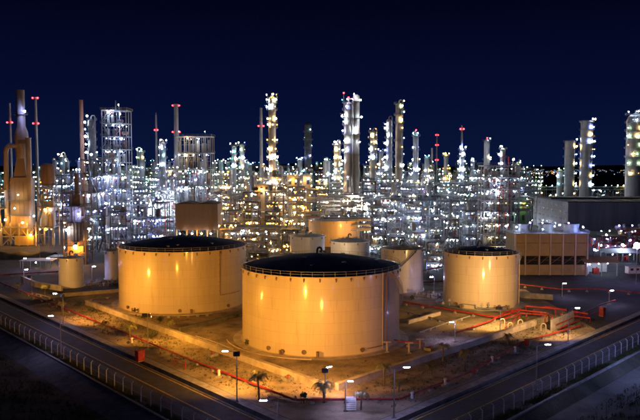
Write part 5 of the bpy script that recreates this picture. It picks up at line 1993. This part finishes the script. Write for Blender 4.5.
for rname, Yr, ranges, (h0, h1), ls in ROWS:
    idx = 0
    for (pa, pb) in ranges:
        wpx = 18 if Yr < 500 else 15
        n = max(1, int((pb - pa) / wpx))
        for i in range(n):
            seed += 1
            rng = random.Random(seed)
            p = pa + (pb - pa) * (i + .5) / n + rng.uniform(-2, 2)
            Yk = Yr + rng.uniform(-14, 14)
            X = (p - CXP) / F_PX * Yk
            h = rng.uniform(h0, h1) if pa < 545 else rng.uniform(8, 18)
            w = (pb - pa) / n / F_PX * Yk * rng.uniform(.62, .85)
            if p < 200:
                mix = {'white': 6, 'blue': 4, 'warm': 1} if p > 60 else MIX_SODIUM
            elif p < 335:
                mix = MIX_SODIUM if Yr < 420 else {'warm': 4, 'sodium': 2, 'white': 2} if Yr < 500 else {'green': 3, 'warm': 3, 'white': 2}
            else:
                mix = {'white': 7, 'warm': 2, 'blue': 1, 'green': 1}
            if Yr >= 640:
                mix = MIX_FAR if p > 60 else {'teal': 3, 'white': 2, 'warm': 1}
            lev = max(2, int(h / rng.uniform(4.2, 6)))
            desc = 'tall' if h > h0 + (h1 - h0) * .66 else ('low' if h < h0 + (h1 - h0) * .33 else 'medium')
            tone = rng.choice(['grey', 'pale', 'dark', 'dark'])
            lab = f'{desc} {tone} lamp-lit steel structure, {ORD[min(idx, 17)] if idx < 18 else str(idx + 1) + "th"} from left in the {rname} row of process units'
            idx += 1
            steel_structure(X, Yk, w, rng.uniform(7, 11), h, lev, lab, seed, mix=mix, lamp_n=4,
                            fill=.8 if Yr < 600 else .45, frame={'pale': 'pale_steel', 'grey': 'steel', 'dark': 'dark_steel'}[tone], lscale=ls,
                            group='lamp-lit process units in rows', brace=.3)
            if Yr > 340 and rng.random() < .5 and Yr < 700:
                # a slim column rising through the unit
                hh = h * rng.uniform(1.1, 1.45)
                process_tower(X + rng.uniform(-3, 3), Yk + 8, rng.uniform(.9, 1.6), min(hh, 46),
                              f'slim column rising behind the {ORD[min(idx - 1, 17)] if idx < 19 else str(idx) + "th"} structure from left in the {rname} process row', seed + 3000,
                              mix=mix, lamps=1, lscale=ls, goose=rng.random() < .6, group='slim columns among the process units')

# ------------------------------------------------------------------ far town lights along the horizon
def town(label, xr, yr, n, kinds, seed):
    rng = random.Random(seed)
    m = MB()
    for i in range(n):
        px_, Y_ = rng.uniform(*xr), rng.uniform(*yr)
        X = (px_ - CXP) / F_PX * Y_
        hh = rng.uniform(5, 16)
        w = rng.uniform(8, 22)
        m.cur = 0
        m.box(X, Y_, hh / 2 - 1.6, w, 10, hh)
        m.cur = 1 + rng.choices(range(3), kinds)[0]
        k_ = rng.uniform(1.5, 3.4)
        for _ in range(rng.choice((1, 1, 2, 3))):
            m.box(X + rng.uniform(-w, w) * .6, Y_ - 5.4, hh - 1 + rng.uniform(0, 4), k_, .5, k_ * .8)
    o = stuff(m.build('far_town', ['hill', 'town_blue', 'town_amber', 'town_white'], None))
    return tag(o, label, 'town')


town('mass of bluish far town lights on the horizon at right', (520, 650), (2600, 5200), 130, (5, 2, 4), 1)
town('mass of amber far town lights on the horizon right of centre', (420, 560), (2200, 4400), 80, (1, 6, 2), 2)
town('mass of pale far town lights on the horizon at left', (-10, 330), (2200, 5200), 120, (4, 1, 4), 3)
print('LAMPS', N_LAMPS[0], 'OBJECTS', len(bpy.data.objects))
